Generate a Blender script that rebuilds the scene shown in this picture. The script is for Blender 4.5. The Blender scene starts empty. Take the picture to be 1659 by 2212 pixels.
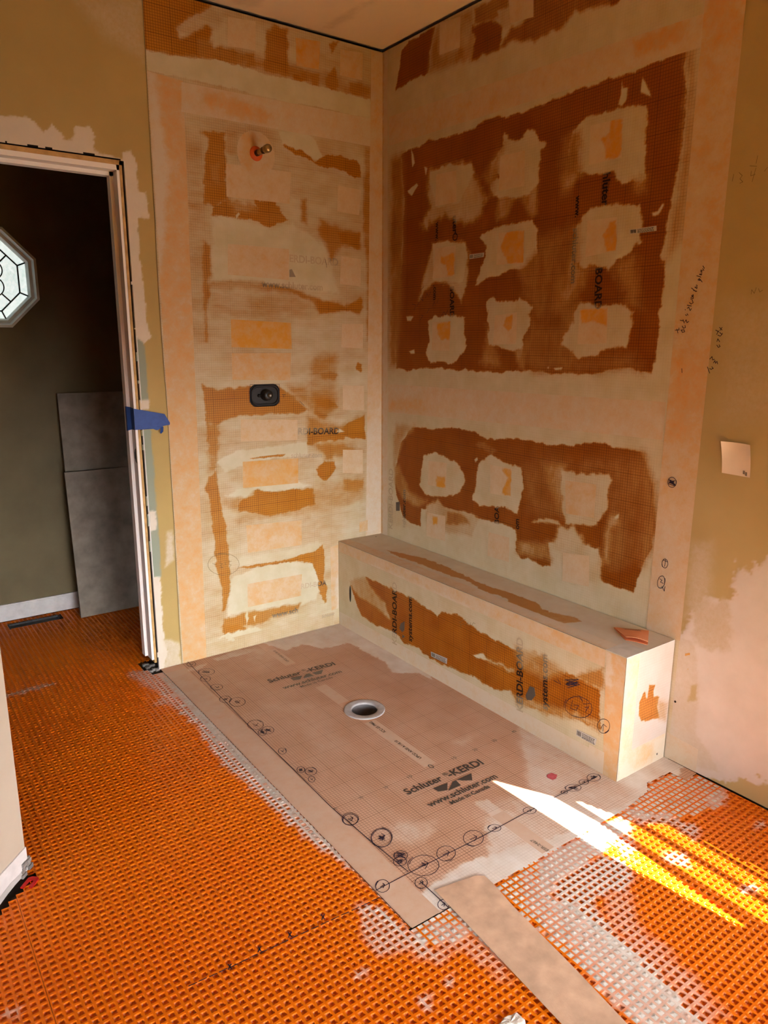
import bpy, math, random
import numpy as np
from mathutils import Matrix, Vector
from mathutils.geometry import tessellate_polygon

SC = bpy.context.scene
COL = SC.collection
# ---------------------------------------------------------------- camera
F_PX, YAW, PITCH, ROLL = 1589.96, 0.6243, 0.2285, 0.0043
CAM = (-2.2029, -3.0830, 1.4486)
cd = bpy.data.cameras.new('camera')
cam = bpy.data.objects.new('camera', cd); COL.objects.link(cam)
cd.sensor_fit = 'HORIZONTAL'; cd.sensor_width = 36.0; cd.lens = 36.0*F_PX/1659.0
cd.clip_start = 0.02; cd.clip_end = 100
fw = Vector((math.sin(YAW)*math.cos(PITCH), math.cos(YAW)*math.cos(PITCH), -math.sin(PITCH)))
rt = Vector((math.cos(YAW), -math.sin(YAW), 0)); up = rt.cross(fw)
r2 = math.cos(ROLL)*rt + math.sin(ROLL)*up; u2 = -math.sin(ROLL)*rt + math.cos(ROLL)*up
m4 = Matrix((r2, u2, -fw)).transposed().to_4x4(); m4.translation = Vector(CAM)
cam.matrix_world = m4
SC.camera = cam
# ---------------------------------------------------------------- world, sun, daylight, added fill lamps, exposure
SC.view_settings.view_transform = 'Standard'; SC.view_settings.look = 'None'
SC.view_settings.gamma = 1.0; SC.view_settings.use_curve_mapping = False
SC.view_settings.exposure = 0.1
SC.cycles.max_bounces = 10; SC.cycles.diffuse_bounces = 8
w = bpy.data.worlds.new('world'); SC.world = w; w.use_nodes = True
w.node_tree.nodes['Background'].inputs[0].default_value = (0.75, 0.87, 1.0, 1)
w.node_tree.nodes['Background'].inputs[1].default_value = 0.15
SUN_D = Vector((-0.5, 0.6, -1.0)).normalized()
sd = bpy.data.lights.new('sun', 'SUN'); sun = bpy.data.objects.new('sun', sd); COL.objects.link(sun)
sd.energy = 105; sd.angle = math.radians(0.5); sd.color = (1.0, 0.93, 0.82)
sun.rotation_euler = SUN_D.to_track_quat('-Z', 'Y').to_euler(); sun.location = (2, -5, 5)
def area(name, loc, direction, sx, sy, power, color, spread=180):
    l = bpy.data.lights.new(name, 'AREA'); l.shape = 'RECTANGLE'; l.size = sx; l.size_y = sy
    l.energy = power; l.color = color; l.spread = math.radians(spread)
    o = bpy.data.objects.new(name, l); COL.objects.link(o); o.location = loc
    o.rotation_euler = Vector(direction).to_track_quat('-Z', 'Z').to_euler()
    return o
area('daylight', (-.06, -2.80, .62), (-.8, 1, -.12), 1.2, .8, 20, (.90, .95, 1.0), 110)
area('fill_back', (-1.3, -5.7, .9), (.03, 1, -.155), 2.2, .6, 9.5, (.93, .96, 1.0), 30)  # neutral fill lamp added for the lower walls, no window behind it
area('fill_left', (-3.1, -4.7, .8), (.58, .85, -.24), 1.2, .6, 9, (.90, .95, 1.0), 44)  # fill lamp added behind the camera, brightens the right wall and bench

# ---------------------------------------------------------------- helpers
SUN_GAP = (-4.65, -3.7, 2.1)
H, HB, DB, LBN = 2.755, 0.451, 0.269, 1.747
PAN_Z = 0.002
def P3(s, u, v, h=0.0):
    if s == 'LW': return (u, -h, v)
    if s == 'RW': return (-h, u, v)
    if s == 'FL': return (u, v, PAN_Z+h)
    if s == 'BF': return (-DB-h, u, v)
    if s == 'BE': return (u, -LBN-h, v)
    if s == 'BT': return (u, v, HB+h)
    if s == 'CE': return (u, v, H-h)
    if s == 'CL': return (u, 1.04-h, v)
def P3a(s, U, V, Hh):
    Z = np.zeros_like(U)
    if s == 'LW': a = (U, Z-Hh, V)
    elif s == 'RW': a = (Z-Hh, U, V)
    elif s == 'FL': a = (U, V, Z+PAN_Z+Hh)
    elif s == 'BF': a = (Z-DB-Hh, U, V)
    elif s == 'BE': a = (U, Z-LBN-Hh, V)
    elif s == 'BT': a = (U, V, Z+HB+Hh)
    elif s == 'CE': a = (U, V, Z+H-Hh)
    return np.stack(a, -1)
FLIP = {'RW': 1, 'BF': 1, 'CE': 1}
def setp(o, parent=None, **k):
    if parent is not None:
        o.parent = parent
        o.matrix_parent_inverse = Matrix.Translation(-Vector(parent.location))
    for a, b in k.items(): o[a] = b
    return o
def mk(name, V, Fc, mat, parent=None, smooth=False, **k):
    me = bpy.data.meshes.new(name); me.from_pydata([tuple(v) for v in V], [], [tuple(f) for f in Fc]); me.update()
    if mat: me.materials.append(mat)
    if smooth: me.polygons.foreach_set('use_smooth', [True]*len(me.polygons))
    o = bpy.data.objects.new(name, me); COL.objects.link(o)
    return setp(o, parent, **k)
def mk_np(name, V, Q4, mats, parent=None, attrs=None, mi=None, smooth=False, **k):
    me = bpy.data.meshes.new(name)
    me.vertices.add(len(V)); me.vertices.foreach_set('co', np.asarray(V, np.float32).ravel())
    n = len(Q4); me.loops.add(n*4); me.loops.foreach_set('vertex_index', np.asarray(Q4, np.int32).ravel())
    me.polygons.add(n); me.polygons.foreach_set('loop_start', np.arange(0, n*4, 4, dtype=np.int32))
    me.polygons.foreach_set('loop_total', np.full(n, 4, np.int32))
    if smooth: me.polygons.foreach_set('use_smooth', np.ones(n, bool))
    for m in (mats if isinstance(mats, list) else [mats]): me.materials.append(m)
    if mi is not None: me.polygons.foreach_set('material_index', np.asarray(mi, np.int32))
    me.update(calc_edges=True); me.validate()
    for a, val in (attrs or {}).items():
        at = me.attributes.new(a, 'FLOAT', 'POINT'); at.data.foreach_set('value', np.asarray(val, np.float32).ravel())
    o = bpy.data.objects.new(name, me); COL.objects.link(o)
    return setp(o, parent, **k)
class MB:
    def __init__(s): s.V = []; s.F = []
    def box(s, x0, x1, y0, y1, z0, z1):
        b = len(s.V)
        s.V += [(x, y, z) for x in (x0, x1) for y in (y0, y1) for z in (z0, z1)]
        s.F += [tuple(b+i for i in f) for f in ((0,1,3,2),(4,6,7,5),(0,4,5,1),(2,3,7,6),(0,2,6,4),(1,5,7,3))]
        return s
    def prism(s, pts, fn, h0, h1):
        """closed polygon pts in (u,v), lifted by fn(u,v,h) between h0 and h1"""
        b = len(s.V); n = len(pts)
        s.V += [fn(u, v, h0) for u, v in pts] + [fn(u, v, h1) for u, v in pts]
        for t in tessellate_polygon([[Vector((u, v, 0)) for u, v in pts]]):
            s.F += [tuple(b+n+i for i in t), tuple(b+i for i in reversed(t))]
        for i in range(n):
            j = (i+1) % n; s.F.append((b+i, b+j, b+n+j, b+n+i))
        return s
    def lathe(s, prof, fn, n=40):
        """prof (r,h) list, fn(a,b,h) places it"""
        b = len(s.V); m = len(prof)
        for i in range(n):
            t = 2*math.pi*i/n
            for r, h in prof: s.V.append(fn(r*math.cos(t), r*math.sin(t), h))
        for i in range(n):
            for k in range(m-1):
                a, c = b+i*m+k, b+((i+1) % n)*m+k
                s.F.append((a, c, c+1, a+1))
        return s
    def build(s, name, mat, parent=None, smooth=False, **k): return mk(name, s.V, s.F, mat, parent, smooth, **k)
def empty(name, loc, **k):
    o = bpy.data.objects.new(name, None); COL.objects.link(o); o.location = loc; o.empty_display_size = .1
    return setp(o, None, **k)
# ---- numeric noise and painted coverage fields
def vnoise(U, V, scale, seed):
    r = np.random.RandomState(seed); T = r.rand(64, 64)
    x = U/scale; y = V/scale; xi = np.floor(x).astype(int); yi = np.floor(y).astype(int)
    fx = x-xi; fy = y-yi; fx = fx*fx*(3-2*fx); fy = fy*fy*(3-2*fy)
    a = T[xi % 64, yi % 64]; b = T[(xi+1) % 64, yi % 64]; c = T[xi % 64, (yi+1) % 64]; d = T[(xi+1) % 64, (yi+1) % 64]
    return (a*(1-fx)+b*fx)*(1-fy)+(c*(1-fx)+d*fx)*fy
def fbm(U, V, scale, seed): return (vnoise(U, V, scale, seed)*.55+vnoise(U, V, scale*.43, seed+1)*.28+vnoise(U, V, scale*.19, seed+2)*.17)-.5
def sdf(x, y, pts):
    P = np.asarray(pts, float); d = np.full(x.shape, 1e9); ins = np.zeros(x.shape, bool)
    for i in range(len(P)):
        ax, ay = P[i]; bx, by = P[(i+1) % len(P)]
        ex, ey = bx-ax, by-ay; L2 = ex*ex+ey*ey+1e-12
        t = np.clip(((x-ax)*ex+(y-ay)*ey)/L2, 0, 1)
        d = np.minimum(d, (x-ax-t*ex)**2+(y-ay-t*ey)**2)
        if ay != by:
            c = ((ay > y) != (by > y)) & (x < (bx-ax)*(y-ay)/(by-ay)+ax); ins ^= c
    d = np.sqrt(d); return np.where(ins, -d, d)
def field(U, V, layers, base):
    """paint the layers (value %, softness mm, raggedness mm, outline mm) one over the other"""
    C = np.full(U.shape, base, float); x = U*1000; y = V*1000
    for k, (val, soft, rag, pts) in enumerate(layers):
        P = np.asarray(pts, float); mg = soft*2+rag*2+6
        m = (x > P[:, 0].min()-mg) & (x < P[:, 0].max()+mg) & (y > P[:, 1].min()-mg) & (y < P[:, 1].max()+mg)
        if not m.any(): continue
        xx = x[m]; yy = y[m]; s = 11*k+5
        wx = fbm(xx, yy, 26, s)*rag*3.2+fbm(xx, yy, 7, s+3)*rag*.9
        wy = fbm(xx, yy, 26, s+5)*rag*3.2+fbm(xx, yy, 7, s+7)*rag*.9
        dd = sdf(xx+wx, yy+wy, pts)
        a = np.clip(.5-dd/(2*max(soft, 1.2)), 0, 1); a = a*a*(3-2*a)
        c = C[m]; C[m] = c+(val/100.0-c)*a
    return C
def surface(name, s, u0, u1, v0, v1, res, layers, base, mat, parent=None, outline=None, holes=(), h=0.0, relief=.0008, extra=None, quad=None, vary=0.0, **k):
    """a dense sheet on plane s with painted coverage 'cov' and real relief where the thinset is thick"""
    nu = max(2, int(round((u1-u0)/res))+1); nv = max(2, int(round((v1-v0)/res))+1)
    U, V = np.meshgrid(np.linspace(u0, u1, nu), np.linspace(v0, v1, nv), indexing='ij')
    if quad is not None:
        q = np.asarray(quad, float)/1000; a = (U-u0)/(u1-u0); b = (V-v0)/(v1-v0)
        pu = [(1-a)*(1-b)*q[0][i]+a*(1-b)*q[1][i]+a*b*q[2][i]+(1-a)*b*q[3][i] for i in (0, 1)]
        U, V = pu
    C = field(U, V, layers, base)
    if vary: C = np.clip(C+(fbm(U*1000*(.35 if s == 'LW' else 1), V*1000*(1 if s == 'LW' else .5), 55, 31)*1.1*C*(1-C)*4*vary), 0, 1)
    Hh = h+relief*C+fbm(U*1000, V*1000, 60, 77)*relief*.6
    W = P3a(s, U, V, Hh)
    idx = np.arange(nu*nv).reshape(nu, nv)
    Qd = np.stack([idx[:-1, :-1], idx[1:, :-1], idx[1:, 1:], idx[:-1, 1:]], -1).reshape(-1, 4)
    cu = (U[:-1, :-1]+U[1:, 1:])/2*1000; cv = (V[:-1, :-1]+V[1:, 1:])/2*1000
    keep = np.ones(cu.shape, bool)
    if outline is not None: keep &= sdf(cu, cv, outline) < 0
    for ho in holes: keep &= sdf(cu, cv, ho) > 0
    Qd = Qd[keep.ravel()]
    if s in FLIP: Qd = Qd[:, ::-1]
    at = {'cov': C}
    for a, f in (extra or {}).items(): at[a] = f(U, V)
    return mk_np(name, W.reshape(-1, 3), Qd, mat, parent, at, smooth=True, **k)
# ---- node materials
class NM:
    def __init__(s, name, rough=.6, spec=.3):
        s.m = bpy.data.materials.new(name); s.m.use_nodes = True; s.t = s.m.node_tree
        s.b = s.t.nodes['Principled BSDF']; s.b.inputs['Roughness'].default_value = rough
        s.b.inputs['Specular IOR Level'].default_value = spec
        s._obj = None
    def n(s, typ, **k):
        x = s.t.nodes.new(typ)
        for a, b in k.items(): setattr(x, a, b)
        return x
    def l(s, a, b): s.t.links.new(a, b)
    def v(s, sock, val):
        if hasattr(val, 'is_output'): s.l(val, sock)
        else: sock.default_value = val
    def obj(s):
        if s._obj is None: s._obj = s.n('ShaderNodeTexCoord').outputs['Object']
        return s._obj
    def math(s, op, a, b=0.0, c=None, clamp=False):
        x = s.n('ShaderNodeMath', operation=op); x.use_clamp = clamp
        s.v(x.inputs[0], a); s.v(x.inputs[1], b)
        if c is not None: s.v(x.inputs[2], c)
        return x.outputs[0]
    def attr(s, name): return s.n('ShaderNodeAttribute', attribute_name=name).outputs['Fac']
    def noise(s, scale, detail=3, rough=.55, stretch=None):
        x = s.n('ShaderNodeTexNoise'); x.inputs['Scale'].default_value = scale; x.inputs['Detail'].default_value = detail
        x.inputs['Roughness'].default_value = rough
        if stretch:
            mp = s.n('ShaderNodeMapping'); mp.inputs['Scale'].default_value = stretch; s.l(s.obj(), mp.inputs[0]); s.l(mp.outputs[0], x.inputs['Vector'])
        else: s.l(s.obj(), x.inputs['Vector'])
        return x.outputs['Fac']
    def ramp(s, f, lo, hi):
        x = s.n('ShaderNodeMapRange'); x.clamp = True; s.l(f, x.inputs[0]); x.inputs[1].default_value = lo; x.inputs[2].default_value = hi
        return x.outputs[0]
    def mix(s, f, a, b):
        x = s.n('ShaderNodeMix', data_type='RGBA'); s.v(x.inputs[0], f)
        for i, c in ((6, a), (7, b)):
            if hasattr(c, 'is_output'): s.l(c, x.inputs[i])
            else: x.inputs[i].default_value = (*c, 1)
        return x.outputs[2]
    def color(s, c):
        if hasattr(c, 'is_output'): s.l(c, s.b.inputs['Base Color'])
        else: s.b.inputs['Base Color'].default_value = (*c, 1)
        return s
    def bump(s, f, strength, dist=.001):
        x = s.n('ShaderNodeBump'); x.inputs['Strength'].default_value = strength; x.inputs['Distance'].default_value = dist
        s.l(f, x.inputs['Height']); s.l(x.outputs[0], s.b.inputs['Normal']); return s
    def rough(s, f): s.l(f, s.b.inputs['Roughness']); return s
def lines(n, axes, off):
    sep = n.n('ShaderNodeSeparateXYZ'); n.l(n.obj(), sep.inputs[0]); out = None
    for a, o in zip(axes, off):
        c = n.math('ADD', sep.outputs[a], o)
        f = n.math('PINGPONG', n.math('MULTIPLY', c, 100.0), .5); f = n.math('LESS_THAN', f, .085)
        g = n.math('PINGPONG', n.math('MULTIPLY', c, 10.0), .5); g = n.math('MULTIPLY', n.math('LESS_THAN', g, .010), 1.35)
        x = n.math('MAXIMUM', f, g); out = x if out is None else n.math('MAXIMUM', out, x)
    return out
THIN = (.60, .54, .39); THIN2 = (.53, .465, .30)
def membrane(name, axes, off, base, base2, line, thin=THIN, thin2=THIN2, film=(.46,.235,.06), lk=.62, usegrd=False, streak=(1, 1, 1)):
    n = NM(name, .55, .18)
    cov = n.ramp(n.attr('cov'), .045, .97)
    n1 = n.noise(38, 5, .65, streak); n2 = n.noise(240, 2)
    k = n.math('MULTIPLY', n.math('MULTIPLY', cov, n.math('SUBTRACT', 1.0, cov)), 2.2)
    nn = n.math('SUBTRACT', n.math('ADD', n.math('MULTIPLY', n1, .7), n.math('MULTIPLY', n2, .3)), .5)
    c = n.math('ADD', cov, n.math('MULTIPLY', k, nn), clamp=True)
    g = n.math('MULTIPLY', lines(n, axes, off), lk)
    if usegrd: g = n.math('MULTIPLY', g, n.attr('grd'))
    nb = n.ramp(n.noise(7, 4), .3, .7)
    bs = n.mix(nb, base, base2)
    th = n.mix(n.ramp(n.noise(11, 5), .35, .65), thin, thin2)
    col = n.mix(n.ramp(c, .40, 1.0), n.mix(n.ramp(c, 0.0, .50), bs, film), th)
    g = n.math('MULTIPLY', g, n.math('POWER', n.math('SUBTRACT', 1.0, c, clamp=True), .8))
    n.color(n.mix(g, col, line))
    n.rough(n.math('ADD', n.math('MULTIPLY', c, .35), .42))
    n.bump(n.noise(170, 3), .22, .0012)
    return n.m
def fleece(name, pale=(.60,.51,.39), orange=(.64,.30,.065), peach=(.58,.40,.225)):
    n = NM(name, .85, .15)
    c = n.math('ADD', n.attr('cov'), n.math('MULTIPLY', n.math('SUBTRACT', n.noise(17, 7, .72), .5), 1.35), clamp=True)
    c = n.math('ADD', c, n.math('MULTIPLY', n.math('SUBTRACT', n.noise(160, 3), .5), .22), clamp=True)
    a = n.mix(n.ramp(c, .0, .5), pale, peach)
    n.color(n.mix(n.ramp(c, .45, 1.0), a, orange)).bump(n.noise(300, 2), .25, .0008)
    return n.m
def plain(name, col, rough=.6, spec=.3, var=.12, scale=9, metallic=0, bump=0, bscale=120):
    n = NM(name, rough, spec); d = tuple(c*(1-var*1.6) for c in col); e = tuple(min(1, c*(1+var)) for c in col)
    n.color(n.mix(n.ramp(n.noise(scale, 5), .3, .7), d, e)); n.b.inputs['Metallic'].default_value = metallic
    if bump: n.bump(n.noise(bscale, 4), bump, .002)
    return n.m
def painted(name, paint, paint2, comp, comp2, green=None):
    n = NM(name, .7, .2)
    n1 = n.noise(60, 5, .7); cov = n.attr('cov')
    k = n.math('MULTIPLY', n.math('MULTIPLY', cov, n.math('SUBTRACT', 1.0, cov)), 3.2)
    c = n.math('ADD', cov, n.math('MULTIPLY', k, n.math('SUBTRACT', n1, .5)), clamp=True)
    pa = n.mix(n.ramp(n.noise(3.5, 5), .3, .7), paint, paint2)
    if green: pa = n.mix(n.attr('grn'), pa, green)
    co = n.mix(n.ramp(n.noise(8, 5), .3, .7), comp, comp2)
    n.color(n.mix(c, pa, co)).bump(n.noise(220, 3), .16, .001)
    return n.m
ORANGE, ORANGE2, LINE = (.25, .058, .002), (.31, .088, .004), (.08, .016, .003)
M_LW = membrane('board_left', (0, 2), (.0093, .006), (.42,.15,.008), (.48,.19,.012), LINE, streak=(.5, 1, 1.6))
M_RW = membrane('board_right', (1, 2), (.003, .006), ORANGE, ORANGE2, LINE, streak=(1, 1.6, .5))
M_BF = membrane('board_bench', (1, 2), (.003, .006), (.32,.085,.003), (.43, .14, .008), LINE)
M_BE = membrane('board_bench_end', (0, 2), (.003, .006), ORANGE2, (.5, .17, .03), LINE, thin=(.56,.505,.46), thin2=(.55,.45,.39))
M_BT = membrane('board_bench_top', (0, 1), (.003, .006), (.42,.18,.04), (.45,.2,.05), LINE, thin=(.60,.56,.46), thin2=(.55,.49,.38), lk=.3)
M_PAN = membrane('pan_membrane', (0, 1), (.0193, .0193), (.57,.345,.235), (.49,.27,.165), (.15,.07,.04), thin=(.70,.66,.61), thin2=(.60,.53,.46), film=(.60,.42,.31), lk=.62, usegrd=True)
M_FLEECE = fleece('fleece_band')
M_PATCH = fleece('fleece_patch', pale=(.62,.51,.36), orange=(.62,.29,.035))
M_STRIP = fleece('fleece_strip', pale=(.56,.40,.30), peach=(.54,.35,.24), orange=(.52,.30,.18))
M_PAINTL = painted('paint_olive_left', (.42,.295,.105), (.47,.335,.125), (.70,.62,.51), (.64,.56,.45), (.27,.31,.24))
M_PAINTR = painted('paint_olive_right', (.47,.36,.165), (.42,.31,.13), (.65,.59,.535), (.57,.51,.45))
M_CEIL = painted('ceiling_board', (.76,.63,.50), (.79,.67,.54), (.55,.45,.34), (.60,.50,.38))
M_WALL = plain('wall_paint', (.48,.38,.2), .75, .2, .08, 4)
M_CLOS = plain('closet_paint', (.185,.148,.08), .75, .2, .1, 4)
M_DARK = plain('dark_gap', (.03,.022,.018), .9, .1)
M_SUB = plain('subfloor', (.07,.055,.045), .9, .1, .3, 20)
M_WHITE = plain('white_gloss_paint', (.88,.83,.77), .6, .3, .01, 8)
M_BASEB = plain('primer_white', (.70,.68,.66), .7, .25, .1, 18, bump=.2)
M_WOOD = plain('raw_pine', (.55,.34,.13), .7, .2, .18, 30)
M_BLACK = plain('black_plastic', (.007,.005,.004), .5, .25)
M_BLACK2 = plain('dark_grey_plastic', (.014,.010,.008), .38, .35)
M_BRASS = plain('aged_brass', (.42,.29,.13), .35, .5, .25, 60, metallic=.85)
M_BRASSD = plain('dark_brass', (.10,.065,.035), .45, .5, .3, 60, metallic=.7)
M_TAPE = plain('blue_tape', (.028,.075,.29), .55, .3, .1, 40)
M_PAPER = plain('paper', (.80,.68,.56), .8, .2, .03, 20)
M_INK = plain('marker_ink', (.025,.016,.03), .6, .2)
M_PENCIL = plain('pencil', (.18,.13,.06), .8, .1)
M_RED = plain('red_plastic', (.50,.012,.01), .35, .4, .1, 40)
M_REDINK = plain('red_chalk', (.50,.10,.11), .8, .1, .15, 80)
M_SEAL = plain('orange_seal', (.62,.10,.012), .5, .3, .1, 40)
M_SPONGE = fleece('folded_membrane', pale=(.74,.36,.20), peach=(.74,.30,.14), orange=(.72,.24,.09))
M_DRAIN = plain('drain_grey', (.38,.36,.35), .5, .3, .1, 50)
M_DRAIND = plain('drain_dark', (.11,.10,.10), .5, .3, .1, 50)
M_LABEL = plain('sticker_white', (.50,.465,.42), .5, .3, .04)
M_LEAN = plain('leaning_board_grey', (.30,.255,.20), .75, .2, .18, 14)
M_DUCT = plain('duct_dark', (.045,.045,.045), .6, .3, .3, 30)
M_RUBBLE = plain('mortar_grey', (.26,.24,.22), .9, .1, .3, 60, bump=.5)
M_LUMP = plain('dried_thinset', (.68,.64,.58), .9, .1, .15, 40, bump=.6)
M_COVER = plain('sun_mask', (.6,.55,.48), .8, .1)
M_CAME = plain('lead_came', (.05,.055,.05), .5, .4)
def mat_underlay():
    n = NM('waffle_mat', .34, .22)
    cov = n.attr('cov'); k = n.math('MULTIPLY', n.math('MULTIPLY', cov, n.math('SUBTRACT', 1.0, cov)), 2.4)
    c = n.math('ADD', cov, n.math('MULTIPLY', k, n.math('SUBTRACT', n.noise(150, 4, .7), .5)), clamp=True)
    o = n.mix(n.ramp(n.noise(2.2, 4), .3, .7), (.64,.120,.002), (.69,.160,.003))
    g = n.mix(n.ramp(n.noise(40, 4), .3, .7), (.62,.585,.53), (.47,.44,.385))
    n.color(n.mix(c, o, g)); n.rough(n.math('ADD', n.math('MULTIPLY', c, .5), .30)); n.bump(n.noise(500, 2), .1, .0006)
    return n.m
M_MAT = mat_underlay()
def mat_glass():
    n = NM('obscure_window_glass', .3, .5)
    n.color((.85, .93, .90)); e = n.mix(n.ramp(n.noise(70, 4, .7), .35, .65), (.62,.78,.72), (.95,1.0,.98))
    n.l(e, n.b.inputs['Emission Color']); n.b.inputs['Emission Strength'].default_value = 0.85
    n.bump(n.noise(90, 3), .4, .002); return n.m
M_GLASS = mat_glass()
def mat_print():
    n = NM('board_print', .7, .12); c = n.math('ADD', n.attr('cov'), n.math('MULTIPLY', n.math('SUBTRACT', n.noise(45, 4), .5), .35), clamp=True)
    n.color(n.mix(n.ramp(c, .12, .98), (.03,.014,.008), (.50,.40,.27))); return n.m
M_PRINT = mat_print()
_ink = {}
def ink(sh):
    if sh not in _ink:
        t = sh/100.0; _ink[sh] = plain('print_%d' % sh, tuple(a+(b-a)*t for a, b in zip((.022,.014,.012), (.60,.50,.38))), .7, .15, .05)
    return _ink[sh]

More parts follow.
